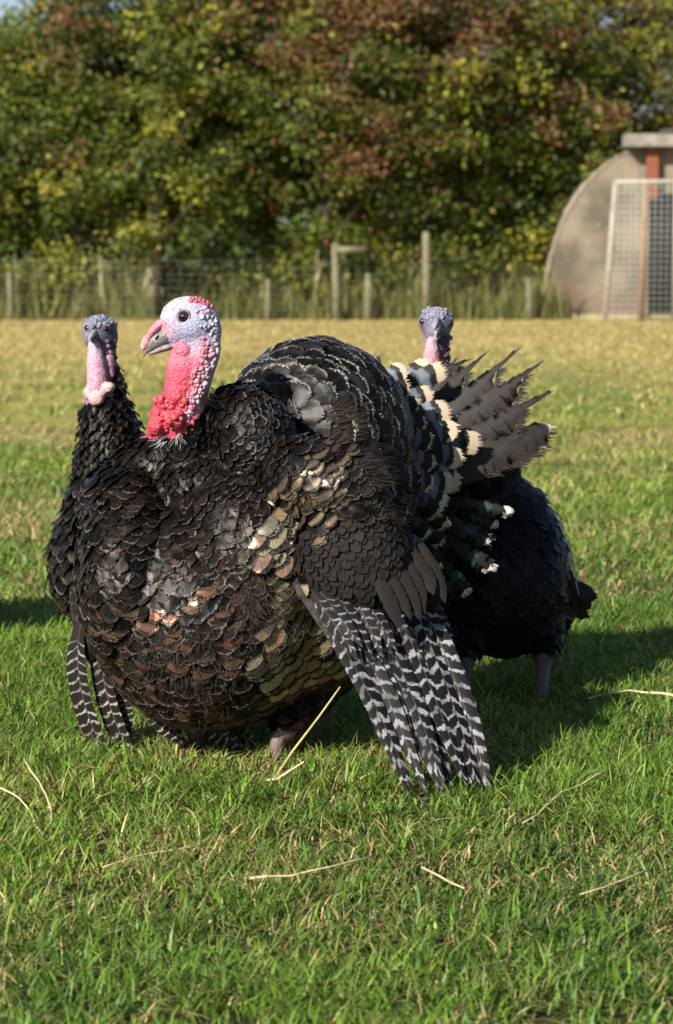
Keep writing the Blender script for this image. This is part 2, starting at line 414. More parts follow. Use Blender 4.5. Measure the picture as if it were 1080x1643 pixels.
GREEN = np.array([.125, .165, .016]); DKG = np.array([.036, .056, .010]); OLIVE = np.array([.26, .255, .026]); RED = np.array([.15, .052, .034]); RUST = np.array([.17, .105, .030])
def palette(red, olive):
    def f(c):
        n = len(c); a = RNG.random(n)[:, None]
        col = GREEN * a + DKG * (1 - a)
        r = vnoise(c[:, 0], c[:, 2], .9, 21) * .3 + RNG.random(n) * .7
        top = np.clip((c[:, 2] - 1.6) / 2.6, 0, 1)
        col = np.where((RNG.random(n) < olive)[:, None], OLIVE * (.6 + .5 * a), col)
        col = np.where((r < red * (.25 + 1.0 * top))[:, None], RED * a + RUST * (1 - a), col)
        return col
    return f
def tree(px, Y, wid, z0, z1, dep, nclump, per, pal, trunk_mat, trunk_r, lean, label, leafsize=.044, sig=.165, limbs=6, dz=0):
    base = ground(px, 500); base = Vector(((px - 540) / FPX * Y, Y, 0))
    root = empty('hedgerow_tree', base); tag(root, label, 'tree', 'trees along the field edge')
    rng = random.Random(int(px * 13 + Y * 7))
    m = MB(); top = base + Vector((lean * 1.6, 0, (z0 + z1) * .5)); pts = []
    for i in range(7):
        f = i / 6; pts.append(base.lerp(top, f) + Vector((rng.uniform(-.06, .06), rng.uniform(-.05, .05), -.05 if i == 0 else 0)))
    m.tube(pts, [trunk_r * (1.35, 1.0, .92, .85, .7, .5, .3)[i] for i in range(7)], 8)
    for k in range(limbs):
        s = pts[2 + k % 4]; a = rng.uniform(0, 6.28); ln = rng.uniform(.6, 1.0) * wid * .42
        e = s + Vector((math.cos(a) * ln, math.sin(a) * ln * .6, rng.uniform(.5, 1.6)))
        md = s.lerp(e, .5) + Vector((0, 0, rng.uniform(-.05, .3)))
        m.tube([s, md, e], [trunk_r * .5, trunk_r * .34, trunk_r * .12], 6)
    m.build('trunk', trunk_mat, root)
    # clump centres through the whole crown, thicker to the outside, ragged at the rim
    cs = []
    while len(cs) < nclump:
        v = np.array([rng.uniform(-1, 1) for _ in range(3)]); r = np.linalg.norm(v)
        if r > 1 or rng.random() > .35 + .65 * r: continue
        v = v * (1 + .22 * noise.noise(Vector(v * 2.1) + Vector((px, Y, 0))))
        cs.append([base.x + lean + v[0] * wid / 2, Y + v[1] * dep / 2, (z0 + z1) / 2 + v[2] * (z1 - z0) / 2])
    cs = np.array(cs); cs[:, 2] = np.maximum(cs[:, 2], .45)
    V, F, T = leaves(cs, int(per * 2.3), sig, leafsize, pal)
    mk('crown', V, F, M_LEAF, root, False, {'tint': ('FLOAT_COLOR', T)})
tree(-60, 36.6, 3.4, .95, 4.55, 3.0, 170, 75, palette(.20, .10), M_BARK, .10, 0, 'dark green hedgerow tree with a pale thin trunk beside the fence end')
tree(135, 36.2, 3.0, 1.05, 5.0, 3.0, 170, 75, palette(.22, .14), M_BARKD, .07, -.15, 'bushy green tree with a slim dark leaning trunk left of the pale forked one')
tree(242, 35.6, 3.2, .85, 5.6, 2.8, 180, 75, palette(.24, .22), M_BARK, .115, .1, 'olive green tree with a thick pale straight trunk')
tree(330, 36.8, 3.6, 1.1, 6.0, 3.0, 180, 75, palette(.30, .16), M_BARK, .19, .35, 'tall green tree with a broad pale forked trunk')
tree(512, 36.0, 3.4, .85, 5.7, 3.0, 190, 75, palette(.46, .16), M_BARKD, .07, .2, 'reddish brown autumn tree with a thin dark trunk beside the railed post')
tree(655, 36.6, 3.6, .8, 5.8, 3.2, 190, 75, palette(.46, .16), M_BARKD, .08, .15, 'rusty red topped tree above the plain fence post')
tree(800, 37.4, 3.5, .55, 5.5, 3.0, 190, 75, palette(.34, .26), M_BARKD, .08, .1, 'olive and rust tree standing just beside the curved hut')
tree(985, 39.6, 3.9, 1.4, 5.7, 3.0, 190, 75, palette(.34, .42), M_BARK, .10, 0, 'yellowish green tree growing behind the curved hut')
tree(1150, 40.5, 3.9, 1.4, 5.9, 3.0, 170, 70, palette(.50, .22), M_BARKD, .10, 0, 'red brown tree behind the far side of the hut')
tree(430, 39.5, 4.6, 1.5, 6.3, 2.6, 170, 70, palette(.45, .15), M_BARKD, .10, 0, 'taller rust tinted tree in the second row of the hedge')
tree(60, 39.5, 4.4, 1.3, 4.75, 2.6, 150, 70, palette(.25, .12), M_BARKD, .10, 0, 'dense dark tree of the second row with sky showing past its top')
tree(800, 40.2, 4.4, 1.5, 6.2, 2.6, 160, 70, palette(.55, .12), M_BARKD, .10, 0, 'tall rust crowned tree of the second row near the hut')

tree(-230, 37.0, 3.8, .9, 5.0, 3.0, 150, 60, palette(.25, .18), M_BARK, .10, 0, 'green hedgerow tree past the end of the wire fence')
tree(1330, 40.0, 3.8, .9, 5.2, 3.0, 150, 60, palette(.30, .25), M_BARKD, .10, 0, 'mixed green tree past the closed side of the hut')
def shrub(px, Y, wid, h, ncl, per, pal, label, sticks=7, pale=True):
    base = Vector(((px - 540) / FPX * Y, Y, 0)); root = empty('hedge_shrub', base); tag(root, label, 'shrub', 'shrubs at the foot of the tree line')
    rng = random.Random(int(px * 3 + Y)); m = MB()
    for k in range(sticks):
        x = rng.uniform(-.42, .42) * wid; p = base + Vector((x, rng.uniform(-.2, .2), -.03)); hh = h * rng.uniform(.75, 1.15)
        e = p + Vector((rng.uniform(-.12, .12), 0, hh)); m.tube([p, p.lerp(e, .5) + Vector((rng.uniform(-.04, .04), 0, 0)), e], [.035 * rng.uniform(.5, 1.3), .025, .008], 6)
    m.build('stems', M_STEM if pale else M_BARKD, root)
    cs = np.array([[base.x + rng.uniform(-.5, .5) * wid, Y + rng.uniform(-.3, .3), h * rng.uniform(.12, .95) ** .8] for _ in range(ncl)])
    V, F, T = leaves(cs, per, .11, .05, pal, 1.0)
    mk('foliage', V, F, M_LEAF, root, False, {'tint': ('FLOAT_COLOR', T)})
shrub(812, 36.5, 1.0, 1.35, 70, 55, palette(0, .45), 'leafy green shrub reaching the ground next to the curved hut', 8)
shrub(735, 36.0, .8, 1.0, 30, 40, palette(0, .35), 'low thin shrub between the plain post and the hut shrub', 8)
shrub(640, 36.2, .8, .9, 26, 40, palette(0, .35), 'sparse low shrub beside the short fence post', 7)
shrub(455, 35.8, 1.1, 1.05, 36, 40, palette(0, .4), 'pale stemmed shrub left of the railed post', 9)
shrub(375, 36.2, .6, .9, 18, 40, palette(.1, .3), 'small shrub right of the broad forked trunk', 5)
shrub(150, 35.8, .8, 1.0, 14, 40, palette(0, .5), 'clump of pale upright stems left of the thick straight trunk', 12)
shrub(45, 35.8, 1.1, .9, 26, 40, palette(0, .45), 'pale stemmed low shrub at the open end of the fence', 10)

shrub(95, 36.3, 1.0, 1.15, 34, 45, palette(.05, .4), 'loose leafy shrub between the pale stems and the fence end', 8)
shrub(205, 36.6, .7, 1.2, 22, 45, palette(.05, .4), 'narrow shrub growing beside the slim dark leaning trunk', 6, False)
shrub(290, 36.0, .7, .8, 16, 45, palette(.0, .4), 'low shrub between the two pale thick trunks', 6)
shrub(560, 36.4, .8, .9, 22, 45, palette(.0, .35), 'low shrub behind the railed post', 6)
def far_hedge():
    n = 620; cs = np.stack([RNG.uniform(-17, 17, n), RNG.uniform(74, 78, n), RNG.uniform(0, 1, n) ** .8 * 4.6], -1)
    def f(c):
        a = RNG.random(len(c))[:, None]; return np.array([.10, .16, .02]) * a + np.array([.05, .085, .015]) * (1 - a)
    V, F, T = leaves(cs, 60, .5, .17, f)
    o = mk('far_hedge', V, F, M_LEAF, None, False, {'tint': ('FLOAT_COLOR', T)}); tag(o, 'distant green hedge glimpsed through the trunks', 'hedge', kind='stuff')
far_hedge()

def bank():
    n = 26000; x = RNG.uniform(-6.5, 3.4, n); y = RNG.uniform(35.35, 37.6, n); cl = vnoise(x, y * 2, .5, 31); keep = RNG.random(n) < .15 + cl; x, y, cl = x[keep], y[keep], cl[keep]; n = len(x)
    h = (.15 + .75 * RNG.random(n) ** 1.5) * (.35 + .9 * cl); a = RNG.random(n) * 6.283; le = h * RNG.normal(0, .22, n); w_ = .012 + .012 * RNG.random(n)
    V = np.zeros((n, 5, 3)); ax = np.stack([np.cos(a), np.sin(a), 0 * a], -1)
    for k, (t, ww) in enumerate(((0, 1), (.6, .7))):
        c = np.stack([x + le * t * t, y, h * t - .01], -1); V[:, 2 * k] = c - ax * (w_ * ww / 2)[:, None]; V[:, 2 * k + 1] = c + ax * (w_ * ww / 2)[:, None]
    V[:, 4] = np.stack([x + le, y, h], -1); b0 = (np.arange(n) * 5)[:, None]
    F = np.concatenate([b0 + np.array([[0, 1, 3]]), b0 + np.array([[0, 3, 2]]), b0 + np.array([[2, 3, 4]])])
    f = RNG.random(n)[:, None]; c = np.array([.24, .225, .08]) * f + np.array([.12, .15, .035]) * (1 - f)
    T = np.repeat(np.concatenate([c * (.5 + .8 * RNG.random(n))[:, None], np.ones((n, 1))], 1), 5, 0)
    o = mk('tall_grass', V.reshape(-1, 3), F, M_GRASS, None, True, {'tint': ('FLOAT_COLOR', T)}); tag(o, 'rough olive tall grass along the foot of the tree line', 'grass', kind='stuff')
bank()
def fence():
    Y = 35.2; root = empty('wire_fence', (0, Y, 0)); tag(root, 'old wooden post and wire netting fence in front of the trees', 'fence')
    posts = [(-75, 1.0), (20, .7), (430, .6), (541, 1.12), (591, .68), (684, 1.28), (850, .6)]
    for px, h in posts:
        x = (px - 540) / FPX * Y; m = MB(); r = .062 if px in (541, 684, 591) else .045
        dx = random.uniform(-.03, .03)
        m.tube([(x, Y, -.1), (x + dx * .5, Y, h * .5), (x + dx, Y, h - .03), (x + dx, Y, h)], [r, r * .97, r * .93, r * .75], 9)
        m.build('post', M_WOOD, root)
    x = (541 - 540) / FPX * Y; m = MB(); m.box((x - .02, Y - .075, .98), (x + .42, Y - .045, 1.07)); m.build('rail', M_WOOD, root)
    m = MB(); x0 = (-90 - 540) / FPX * Y; x1 = (868 - 540) / FPX * Y
    for z in np.arange(.08, .96, .1): m.tube([(x0, Y - .07, z), ((x0 + x1) / 2, Y - .07, z - .012), (x1, Y - .07, z)], [.0011] * 3, 4)
    for xx in np.arange(x0, x1, .15): m.tube([(xx, Y - .07, .05), (xx, Y - .07, .9)], [.0009] * 2, 4)
    o = m.build('wire_netting', M_WIRE, root); o['kind'] = 'stuff'
fence()

def hut():
    Y = 36.0; cx, rx, rz = 5.02, 1.92, 2.62
    t = NT('stained_render'); p = t.pos(); s = t.sep(p)
    a = t.noise(1.3, 6, p); b = t.noise(5.5, 5, p)
    c = t.mix(t.step(a, .35, .65), (.10, .088, .066), (.225, .19, .145)); c = t.mix(t.math('MULTIPLY', t.step(b, .58, .72), .55), c, (.36, .33, .30))
    lo = t.step(t.math('ADD', s[2], t.math('MULTIPLY', a, .7)), 1.1, .35); c = t.mix(t.math('MULTIPLY', lo, .75), c, (.17, .115, .085))
    t.P(Base_Color=c, Roughness=.9, Specular_IOR_Level=.15); t.bump(b, .4, .02); MW = t.m
    MR = noisy('rusting_corrugated_roof', (.17, .15, .12), (.27, .22, .16), 3, .7, .3, .01)
    MRU = noisy('rust_red_iron', (.15, .05, .028), (.22, .08, .045), 20, .8, .4, .005)
    MD = plain('dark_hut_interior', (.018, .02, .022), .9, .1)
    MC = noisy('pale_concrete', (.17, .155, .13), (.27, .245, .21), 6, .9, .4, .01)
    MG = noisy('faded_painted_steel', (.24, .23, .18), (.38, .36, .30), 14, .6, .3, .003)
    MO = noisy('rusting_orange_steel', (.18, .105, .06), (.27, .19, .125), 18, .7, .3, .003)
    root = empty('nissen_hut', (cx, Y, 0)); tag(root, 'arched hut with stained pale end wall and a dark doorway', 'hut')
    prof = []
    for k in range(41):
        a_ = math.pi * k / 40; prof.append((cx - rx * math.copysign(abs(math.cos(a_)) ** .92, math.cos(a_)), rz * math.sin(a_) ** .92))
    # end wall with a door opening, thick
    dx0, dx1, dz = 4.62, 5.5, 1.85
    m = MB()
    def wall_piece(xa, xb, zl, th=.16):
        xs = np.linspace(xa, xb, 14); b0 = len(m.V)
        for x in xs:
            ph = min(1, abs((x - cx) / rx)); zt = rz * (1 - ph ** 2.17) ** .46 if ph < 1 else 0.0
            zt = max(zt, zl + .002)
            for yy in (Y, Y + th): m.V.append(Vector((x, yy, zl))); m.V.append(Vector((x, yy, zt)))
        for i in range(len(xs) - 1):
            q = b0 + i * 4
            m.F += [[q, q + 4, q + 5, q + 1], [q + 2, q + 3, q + 7, q + 6], [q + 1, q + 5, q + 7, q + 3], [q, q + 2, q + 6, q + 4]]
        e = b0 + (len(xs) - 1) * 4; m.F += [[b0, b0 + 1, b0 + 3, b0 + 2], [e, e + 2, e + 3, e + 1]]
    wall_piece(cx - rx + .01, dx0, -.05); wall_piece(dx1, cx + rx - .01, -.05); wall_piece(dx0, dx1, dz)
    m.build('end_wall', MW, root, smooth=False)
    # corrugated barrel roof
    m = MB(); n = 120
    for j, yy in enumerate((Y - .012, Y + 2.5, Y + 5.6)):
        for k in range(n + 1):
            a_ = math.pi * k / n; rr = 1.004 + .004 * math.sin(k * 1.6)
            m.V.append(Vector((cx - rx * rr * math.copysign(abs(math.cos(a_)) ** .92, math.cos(a_)), yy, rz * rr * math.sin(a_) ** .92 - .03)))
    for j in range(2):
        for k in range(n):
            q = j * (n + 1) + k; m.F.append([q, q + 1, q + n + 2, q + n + 1])
    r = m.build('roof', MR, root); sm = r.modifiers.new('thick', 'SOLIDIFY'); sm.thickness = .018; sm.offset = 1
    MB().box((dx0 - .05, Y + .9, 0), (dx1 + .05, Y + .95, dz + .1)).box((dx0 - .08, Y + .17, 0), (dx0 - .04, Y + .95, dz + .1)).box((dx1 + .04, Y + .17, 0), (dx1 + .08, Y + .95, dz + .1)).box((dx0 - .05, Y + .17, dz + .1), (dx1 + .05, Y + .95, dz + .14)).build('door_recess', MD, root, False)
    MB().box((4.23, Y - .32, 2.53), (5.85, Y + .15, 2.71)).build('roof_slab', MC, root, False)
    m = MB(); m.tube([(4.72, Y - .28, 2.735), (5.2, Y - .3, 2.79), (5.9, Y - .3, 2.735)], [.03] * 3, 8); m.build('ridge_pipe', plain('dark_iron', (.05, .04, .035), .7), root)
    MB().box((4.56, Y - .15, 1.78), (4.73, Y - .02, 2.53)).build('rusty_post', MRU, root, False)
    MB().box((cx - rx - .15, Y - .25, -.02), (cx + rx + .15, Y - .003, .075)).build('footing', noisy('mossy_concrete', (.25, .23, .12), (.36, .33, .2), 8, .9, .4, .01), root, False)
    # mesh pen panel in front of the door
    Yg = 34.9; S = FPX / Yg
    g = empty('mesh_gate', ((1030 - 540) / S, Yg, 0)); tag(g, 'pale steel framed wire mesh gate standing before the hut doorway', 'gate')
    def gx(px): return (px - 540) / S
    top = 1.98
    MB().tube([(gx(969), Yg, -.05), (gx(984), Yg, top)], [.038] * 2, 8).build('frame_post', MG, g)
    MB().tube([(gx(983), Yg, top), (gx(1140), Yg, top + .02)], [.034] * 2, 8).build('top_rail', MG, g)
    MB().tube([(gx(1026), Yg - .03, -.05), (gx(1032), Yg - .03, top - .02)], [.045] * 2, 8).build('frame_post', MO, g)
    MB().tube([(gx(1079), Yg - .01, -.05), (gx(1080), Yg - .01, top)], [.032] * 2, 8).build('frame_post', MG, g)
    MB().tube([(gx(1140), Yg, -.05), (gx(1140), Yg, top)], [.034] * 2, 8).build('frame_post', MG, g)
    m = MB()
    for z in np.arange(.06, top, .088): m.tube([(gx(970 + 14 * z / top), Yg - .045, z), (gx(1140), Yg - .045, z)], [.0052] * 2, 4)
    for x in np.arange(gx(988), gx(1140), .088): m.tube([(x, Yg - .05, .02), (x, Yg - .05, top)], [.0052] * 2, 4)
    o = m.build('wire_mesh', plain('pale_galvanised_mesh', (.34, .36, .35), .5, .5, .2), g); o['kind'] = 'stuff'
hut()

# dry stalks lying in the turf
def stalk(pts, r, label, lift=(.012, .02, .012)):
    P = [ground(*p) + Vector((0, 0, lift[min(i, len(lift) - 1)])) for i, p in enumerate(pts)]
    Q = []
    for i in range(len(P) - 1):
        for k in range(3): Q.append(P[i].lerp(P[i + 1], k / 3) + Vector((random.uniform(-.003, .003), random.uniform(-.004, .004), random.uniform(-.004, .002))))
    Q.append(P[-1]); n = len(Q)
    o = MB().tube(Q, [r * .62 * (1 - .6 * i / n) for i in range(n)], 6).build('straw_stalk', M_STRAW); tag(o, label, 'straw', 'dry stalks lying in the grass')
stalk([(985, 1262), (900, 1302), (838, 1342)], .0032, 'bent pale straw lying beside the barred wing tips', (.035, .03, .02))
stalk([(395, 1440), (500, 1432), (600, 1408)], .0034, 'long pale straw lying crosswise in the turf below the big turkey', (.025, .03, .03))
stalk([(1090, 1142), (1010, 1130), (940, 1138)], .0050, 'thick pale straw lying at the edge of the shaded turkey shadow', (.03, .03, .02))
stalk([(-10, 1290), (35, 1318), (70, 1362)], .0032, 'curved pale straw lying left of the bent golden blade', (.03, .035, .02))
stalk([(40, 1262), (78, 1318), (86, 1370)], .0030, 'bent golden dry blade pointing down to the turf', (.05, .04, .01))
stalk([(330, 1385), (240, 1402), (165, 1420)], .0026, 'thin straw partly sunk in the green blades', (.03, .03, .025))
stalk([(680, 1428), (745, 1455)], .0028, 'short straw lying right of the long crosswise one', (.03, .025))
stalk([(1045, 1425), (930, 1465)], .0026, 'slender tan straw slanting through thick turf', (.03, .025))
# ================================================================== turkeys
def blob_mesh(blobs, voxel, smooth_it):
    """one continuous skin grown over ellipsoids and tapered tubes"""
    m = MB()
    for b in blobs:
        if b[0] == 'e':
            _, px, py, Y, rx, rz, ry, rot = b; s = Y / FPX
            m.ell(W(px, py, Y), (rx * s, ry * s, rz * s), Matrix.Rotation(math.radians(rot), 3, 'Y'), 28, 18)
        else:
            pts = b[1]; P = [W(p[0], p[1], p[2]) for p in pts]; R = [p[3] * p[2] / FPX for p in pts]
            R2 = [(p[4] if len(p) > 4 else p[3]) * p[2] / FPX for p in pts]
            # refine along the path so that joints stay round
            Q, A, B = [], [], []
            for i in range(len(P) - 1):
                for k in range(5):
                    f = k / 5; p0 = P[max(i - 1, 0)]; p1 = P[i]; p2 = P[i + 1]; p3 = P[min(i + 2, len(P) - 1)]
                    Q.append(.5 * ((2 * p1) + (p2 - p0) * f + (2 * p0 - 5 * p1 + 4 * p2 - p3) * f * f + (3 * p1 - p0 - 3 * p2 + p3) * f ** 3))
                    A.append(R[i] * (1 - f) + R[i + 1] * f); B.append(R2[i] * (1 - f) + R2[i + 1] * f)
            Q.append(P[-1]); A.append(R[-1]); B.append(R2[-1])
            m.tube(Q, A, 14, rads2=B)
            m.ell(Q[0], (A[0] * .98,) * 3, None, 14, 8); m.ell(Q[-1], (A[-1] * .98,) * 3, None, 14, 8)
    me = bpy.data.meshes.new('tmp'); me.from_pydata([tuple(v) for v in m.V], [], m.F)
    o = bpy.data.objects.new('tmp', me); C.objects.link(o)
    r = o.modifiers.new('r', 'REMESH'); r.mode = 'VOXEL'; r.voxel_size = voxel
    s = o.modifiers.new('s', 'SMOOTH'); s.factor = .5; s.iterations = smooth_it
    dg = bpy.context.evaluated_depsgraph_get(); ev = o.evaluated_get(dg)
    out = bpy.data.meshes.new_from_object(ev)
    bpy.data.objects.remove(o)
    V = np.zeros(len(out.vertices) * 3, dtype=np.float32); out.vertices.foreach_get('co', V); V = V.reshape(-1, 3)
    F = np.zeros(len(out.loops), dtype=np.int32); out.loops.foreach_get('vertex_index', F); F = F.reshape(-1, 4)
    bpy.data.meshes.remove(out)
    return V, F
def vnormals(V, F):
    a = V[F[:, 2]] - V[F[:, 0]]; b = V[F[:, 3]] - V[F[:, 1]]; n = np.cross(a, b)
    N = np.zeros_like(V)
    for k in range(4): np.add.at(N, F[:, k], n)
    return N / (np.linalg.norm(N, axis=1)[:, None] + 1e-9)
def projn(V):
    v = V - np.array(CAMP); z = v @ np.array(FWD)
    return 540 + FPX * (v @ np.array(RIGHT)) / z, 821.5 - FPX * (v @ np.array(UP)) / z
def inpoly(x, y, poly):
    x = np.atleast_1d(x); y = np.atleast_1d(y); r = np.zeros(len(x), bool); n = len(poly)
    for i in range(n):
        x0, y0 = poly[i]; x1, y1 = poly[(i + 1) % n]
        c = ((y0 > y) != (y1 > y)) & (x < (x1 - x0) * (y - y0) / (y1 - y0 + 1e-9) + x0); r ^= c
    return r

COPPER = [(.21, .080, .045), (.17, .085, .052), (.13, .062, .042), (.18, .105, .072)]
GOLD = [(.33, .26, .18), (.29, .20, .15), (.31, .28, .21), (.28, .18, .14), (.36, .31, .23)]
DIM = [(.040, .026, .019), (.026, .020, .018), (.052, .034, .024)]
MAUVE = [(.042, .031, .030), (.024, .021, .023), (.055, .040, .035)]
BRONZE = [(.15, .105, .065), (.12, .09, .07), (.20, .15, .09), (.10, .075, .065)]
PALE = (.42, .36, .31)
# kind: name, spacing, length, width, lift, roundness, tints, tint strength, chance, fringe colour, fringe strength, material, layer
KIND = {
    'neck':   ('neck_feather', .0090, .028, .017, .006, .5, DIM, .35, .5, PALE, .22, 0),
    'breast': ('breast_feather', .0150, .048, .040, .0075, .36, DIM, .55, .6, (.46, .38, .31), .42, 0),
    'copper': ('breast_feather', .0175, .050, .042, .009, .30, COPPER, .85, .42, (.42, .36, .31), .5, 0),
    'bronze': ('flank_feather', .0195, .058, .045, .012, .22, GOLD, 1.0, .94, (.55, .50, .43), .42, 0),
    'mantle': ('mantle_feather', .0105, .034, .027, .006, .40, MAUVE, .5, .55, (.50, .46, .45), .42, 0),
    'scap':   ('shoulder_feather', .0155, .045, .034, .008, .25, BRONZE, .8, .8, (.40, .36, .32), .4, 0),
    'covert': ('wing_covert_feather', .0125, .030, .023, .006, .45, [(.022, .017, .0145), (.030, .022, .018), (.014, .012, .011)], 1, 1, (.062, .049, .042), .6, 1),
    'back':   ('back_feather', .0225, .066, .056, .011, .20, [(.035, .038, .045), (.028, .027, .028)], .5, .5, (.48, .46, .45), .75, 0),
    'black':  ('body_feather', .022, .052, .042, .010, .4, [(.03, .035, .05)], .4, .5, (.10, .10, .10), .35, 0),
    'sooty':  ('body_feather', .020, .046, .036, .010, .4, DIM, .55, .6, (.36, .32, .28), .5, 0),
    'ruff':   ('neck_feather', .012, .030, .018, .011, .6, DIM, .5, .6, PALE, .3, 0),
    'fluff':  None, 'skip': None,
}
FM = [M_CONT, M_MATTE, M_CREAM]
ROWS = np.array([0, .25, .5, .7, .87, 1.0]); COLS = np.array([-1, -.66, -.33, 0, .33, .66, 1.0])
def wprof(t): return min(1.0, .42 + 1.1 * t) * (1 - .16 * max(0, (t - .6) / .4) ** 2)
def conform(bvh, p, n, d, L, Wd, h0, h1, rnd, rng, stiff=.35):
    V = []; q = p.copy(); nn = n.copy(); dd = d.copy(); last = 0.0; s0 = p.copy(); dropz = 0
    U = []; tw = rng.gauss(0, .09); ed = rng.gauss(0, .06)
    for t in ROWS:
        st = (t - last) * L; last = t
        if st > 0:
            cand = q + dd * st; r = bvh.find_nearest(cand)
            if r[0] is not None:
                q = r[0]; nn = (nn * .35 + r[1] * .65).normalized(); dd = (dd - nn * dd.dot(nn)).normalized()
        sp = s0 + d * (t * L)
        c = q.lerp(sp, stiff * t); c = c + nn * (h0 + (h1 - h0) * t)
        a = (dd.cross(nn) + nn * tw * t + dd * ed).normalized(); w = Wd * .5 * wprof(t)
        for u in COLS:
            j = (rng.uniform(-.075, .02) * L if t == 1 else 0)
            V.append(c + a * (u * w) + dd * (-u * u * rnd * Wd * t * t + j) - nn * (u * u * w * .18)); U.append((u, t))
    return V, U
QF = [[i * 7 + j, i * 7 + j + 1, (i + 1) * 7 + j + 1, (i + 1) * 7 + j] for i in range(5) for j in range(6)]

class Bird:
    def __init__(s, root, V, F, skin_fn, guides, default, legmat, seed, feather_scale=1.0, blockers=()):
        s.root = root; s.V = V; s.F = F; s.rng = random.Random(seed); s.fs = feather_scale
        s.bvh = BVHTree.FromPolygons([Vector(v) for v in V.tolist()], F.tolist())
        s.N = vnormals(V, F)
        x, y = projn(V); skin, leg, cols = skin_fn(V, x, y)
        att = np.zeros((len(V), 4), np.float32); att[:, 3] = 1; att[:, :3] = cols
        fi = np.zeros(len(F), int); fi[skin[F].sum(1) >= 2] = 1; fi[leg[F].sum(1) >= 2] = 2
        s.body = mk('body', V, F, [M_UNDER, M_SKIN, legmat], root, True, {'skin': ('FLOAT_COLOR', att)}, fi)
        s.bare = skin | leg
        s.blockers = blockers
        G = []
        for (px, py, dx, dy, kind) in guides:
            r = s.bvh.ray_cast(CAMP, ray(px, py))
            if r[0] is None: continue
            p, n = r[0], r[1]; G.append((p, s.tang(p, n, dx, dy), kind))
        s.G = G; s.gp = np.array([g[0] for g in G]); s.gd = np.array([g[1] for g in G]); s.default = default
    def tang(s, p, n, dx, dy):
        v = (p - CAMP).normalized(); d = (RIGHT * dx - UP * dy).normalized(); nv = n.dot(v)
        if abs(nv) < .25: nv = math.copysign(.25, nv)
        lam = max(-1.6, min(1.6, -d.dot(n) / nv)); d = d + v * lam; d = d - n * d.dot(n)
        return d.normalized()
    def field(s, p, n):
        r2 = ((s.gp - np.array(p)) ** 2).sum(1); k = int(r2.argmin())
        wts = 1 / (r2 + 4e-4) ** 1.6; d = Vector((s.gd * wts[:, None]).sum(0) / wts.sum()).normalized()
        far = max(0, min(1, (math.sqrt(r2[k]) - .10) / .08)); d = d * (1 - far) + s.default * far
        d = d - n * d.dot(n)
        if d.length < 1e-4: d = n.orthogonal()
        # region edges wander a little
        s.near = s.G[k][2]; rr = r2 * np.array([s.rng.uniform(.75, 1.3) for _ in range(len(r2))]); k2 = int(rr.argmin())
        return d.normalized(), s.G[k2][2], math.sqrt(r2[k])
    def cover(s, ncand, cap, hidden_kind, colour=None, centres={}, rowk=.80):
        rng = s.rng; V = s.V; F = s.F
        area = np.linalg.norm(np.cross(V[F[:, 2]] - V[F[:, 0]], V[F[:, 3]] - V[F[:, 1]]), axis=1)
        g = np.random.default_rng(rng.randint(0, 10 ** 6)); pick = g.choice(len(F), ncand, p=area / area.sum())
        done = np.zeros((0, 3)); acc = []; rad = np.zeros(0)
        def take(P, p, n, d, kind, sp):
            nonlocal done, rad
            if len(acc) + 1 > len(done): done = np.concatenate([done, np.zeros((512, 3))]); rad = np.concatenate([rad, np.zeros(512)])
            done[len(acc)] = P; rad[len(acc)] = sp; acc.append((p, n, d, P, kind))
        # ordered rows first: rings of feathers about the point each tract grows from
        kd = KDTree(len(V))
        for i, v in enumerate(V): kd.insert(v, i)
        kd.balance()
        for kind, (ox, oy, r0, r1) in centres.items():
            sp = KIND[kind][1] * s.fs; ym = float(np.median(V[:, 1])); step = sp * rowk * FPX / ym; A = sp * 1.28 * FPX / ym; rr = r0; j = 0
            while rr < r1:
                n_ = max(6, int(2 * math.pi * rr / A)); ph = (j % 2) * .5 + .15 * rng.random()
                for q in range(n_):
                    th = 2 * math.pi * (q + ph + rng.uniform(-.08, .08)) / n_; r2 = rr + rng.uniform(-.12, .12) * step
                    h = s.bvh.ray_cast(CAMP, ray(ox + r2 * math.cos(th), oy + r2 * math.sin(th)))
                    if h[0] is None or -h[1].dot(ray(ox, oy)) < .22: continue
                    if s.bare[kd.find(h[0])[1]]: continue
                    n = h[1]; d, k_, dist = s.field(h[0], n)
                    if s.near != kind or dist > .11: continue
                    take(np.array(h[0]), h[0], n, d, kind, sp)
                rr += step; j += 1
        for f in pick:
            if s.bare[F[f]].any(): continue
            P = V[F[f]].mean(0); n = Vector(s.N[F[f]].mean(0)).normalized(); p = Vector(P)
            d, kind, dist = s.field(p, n)
            if dist > .13 and n.y > .2: kind = hidden_kind
            if KIND[kind] is None: continue
            sp = KIND[kind][1] * s.fs
            if len(acc):
                dv = done[:len(acc)] - P; al_ = dv @ np.array(d); dd = (dv ** 2).sum(1) + al_ ** 2 * .5
                if (dd < (sp * .5 + rad[:len(acc)] * .5) ** 2).any(): continue
            take(P, p, n, d, kind, sp)
        one = []; rest = []
        for (p, n, d, P, kind) in acc:
            vis = n.dot((CAMP - p).normalized()) > -.15 and P[2] > .02
            if vis:
                tip = p + n * .02; rd = (tip - CAMP); L = rd.length
                for b in s.blockers + (s.bvh,):
                    h = b.ray_cast(CAMP, rd.normalized(), L - .03)
                    if h[0] is not None: vis = False; break
            (one if vis else rest).append((p, n, d, P, kind))
        # the largest few hundred of each kind are parts of their own
        byname = {}
        for a in one: byname.setdefault(KIND[a[4]][0], []).append(a)
        one = []
        for nm, L in byname.items():
            rng.shuffle(L); L.sort(key=lambda a: -KIND[a[4]][2]); one += L[:cap]; rest += L[cap:]
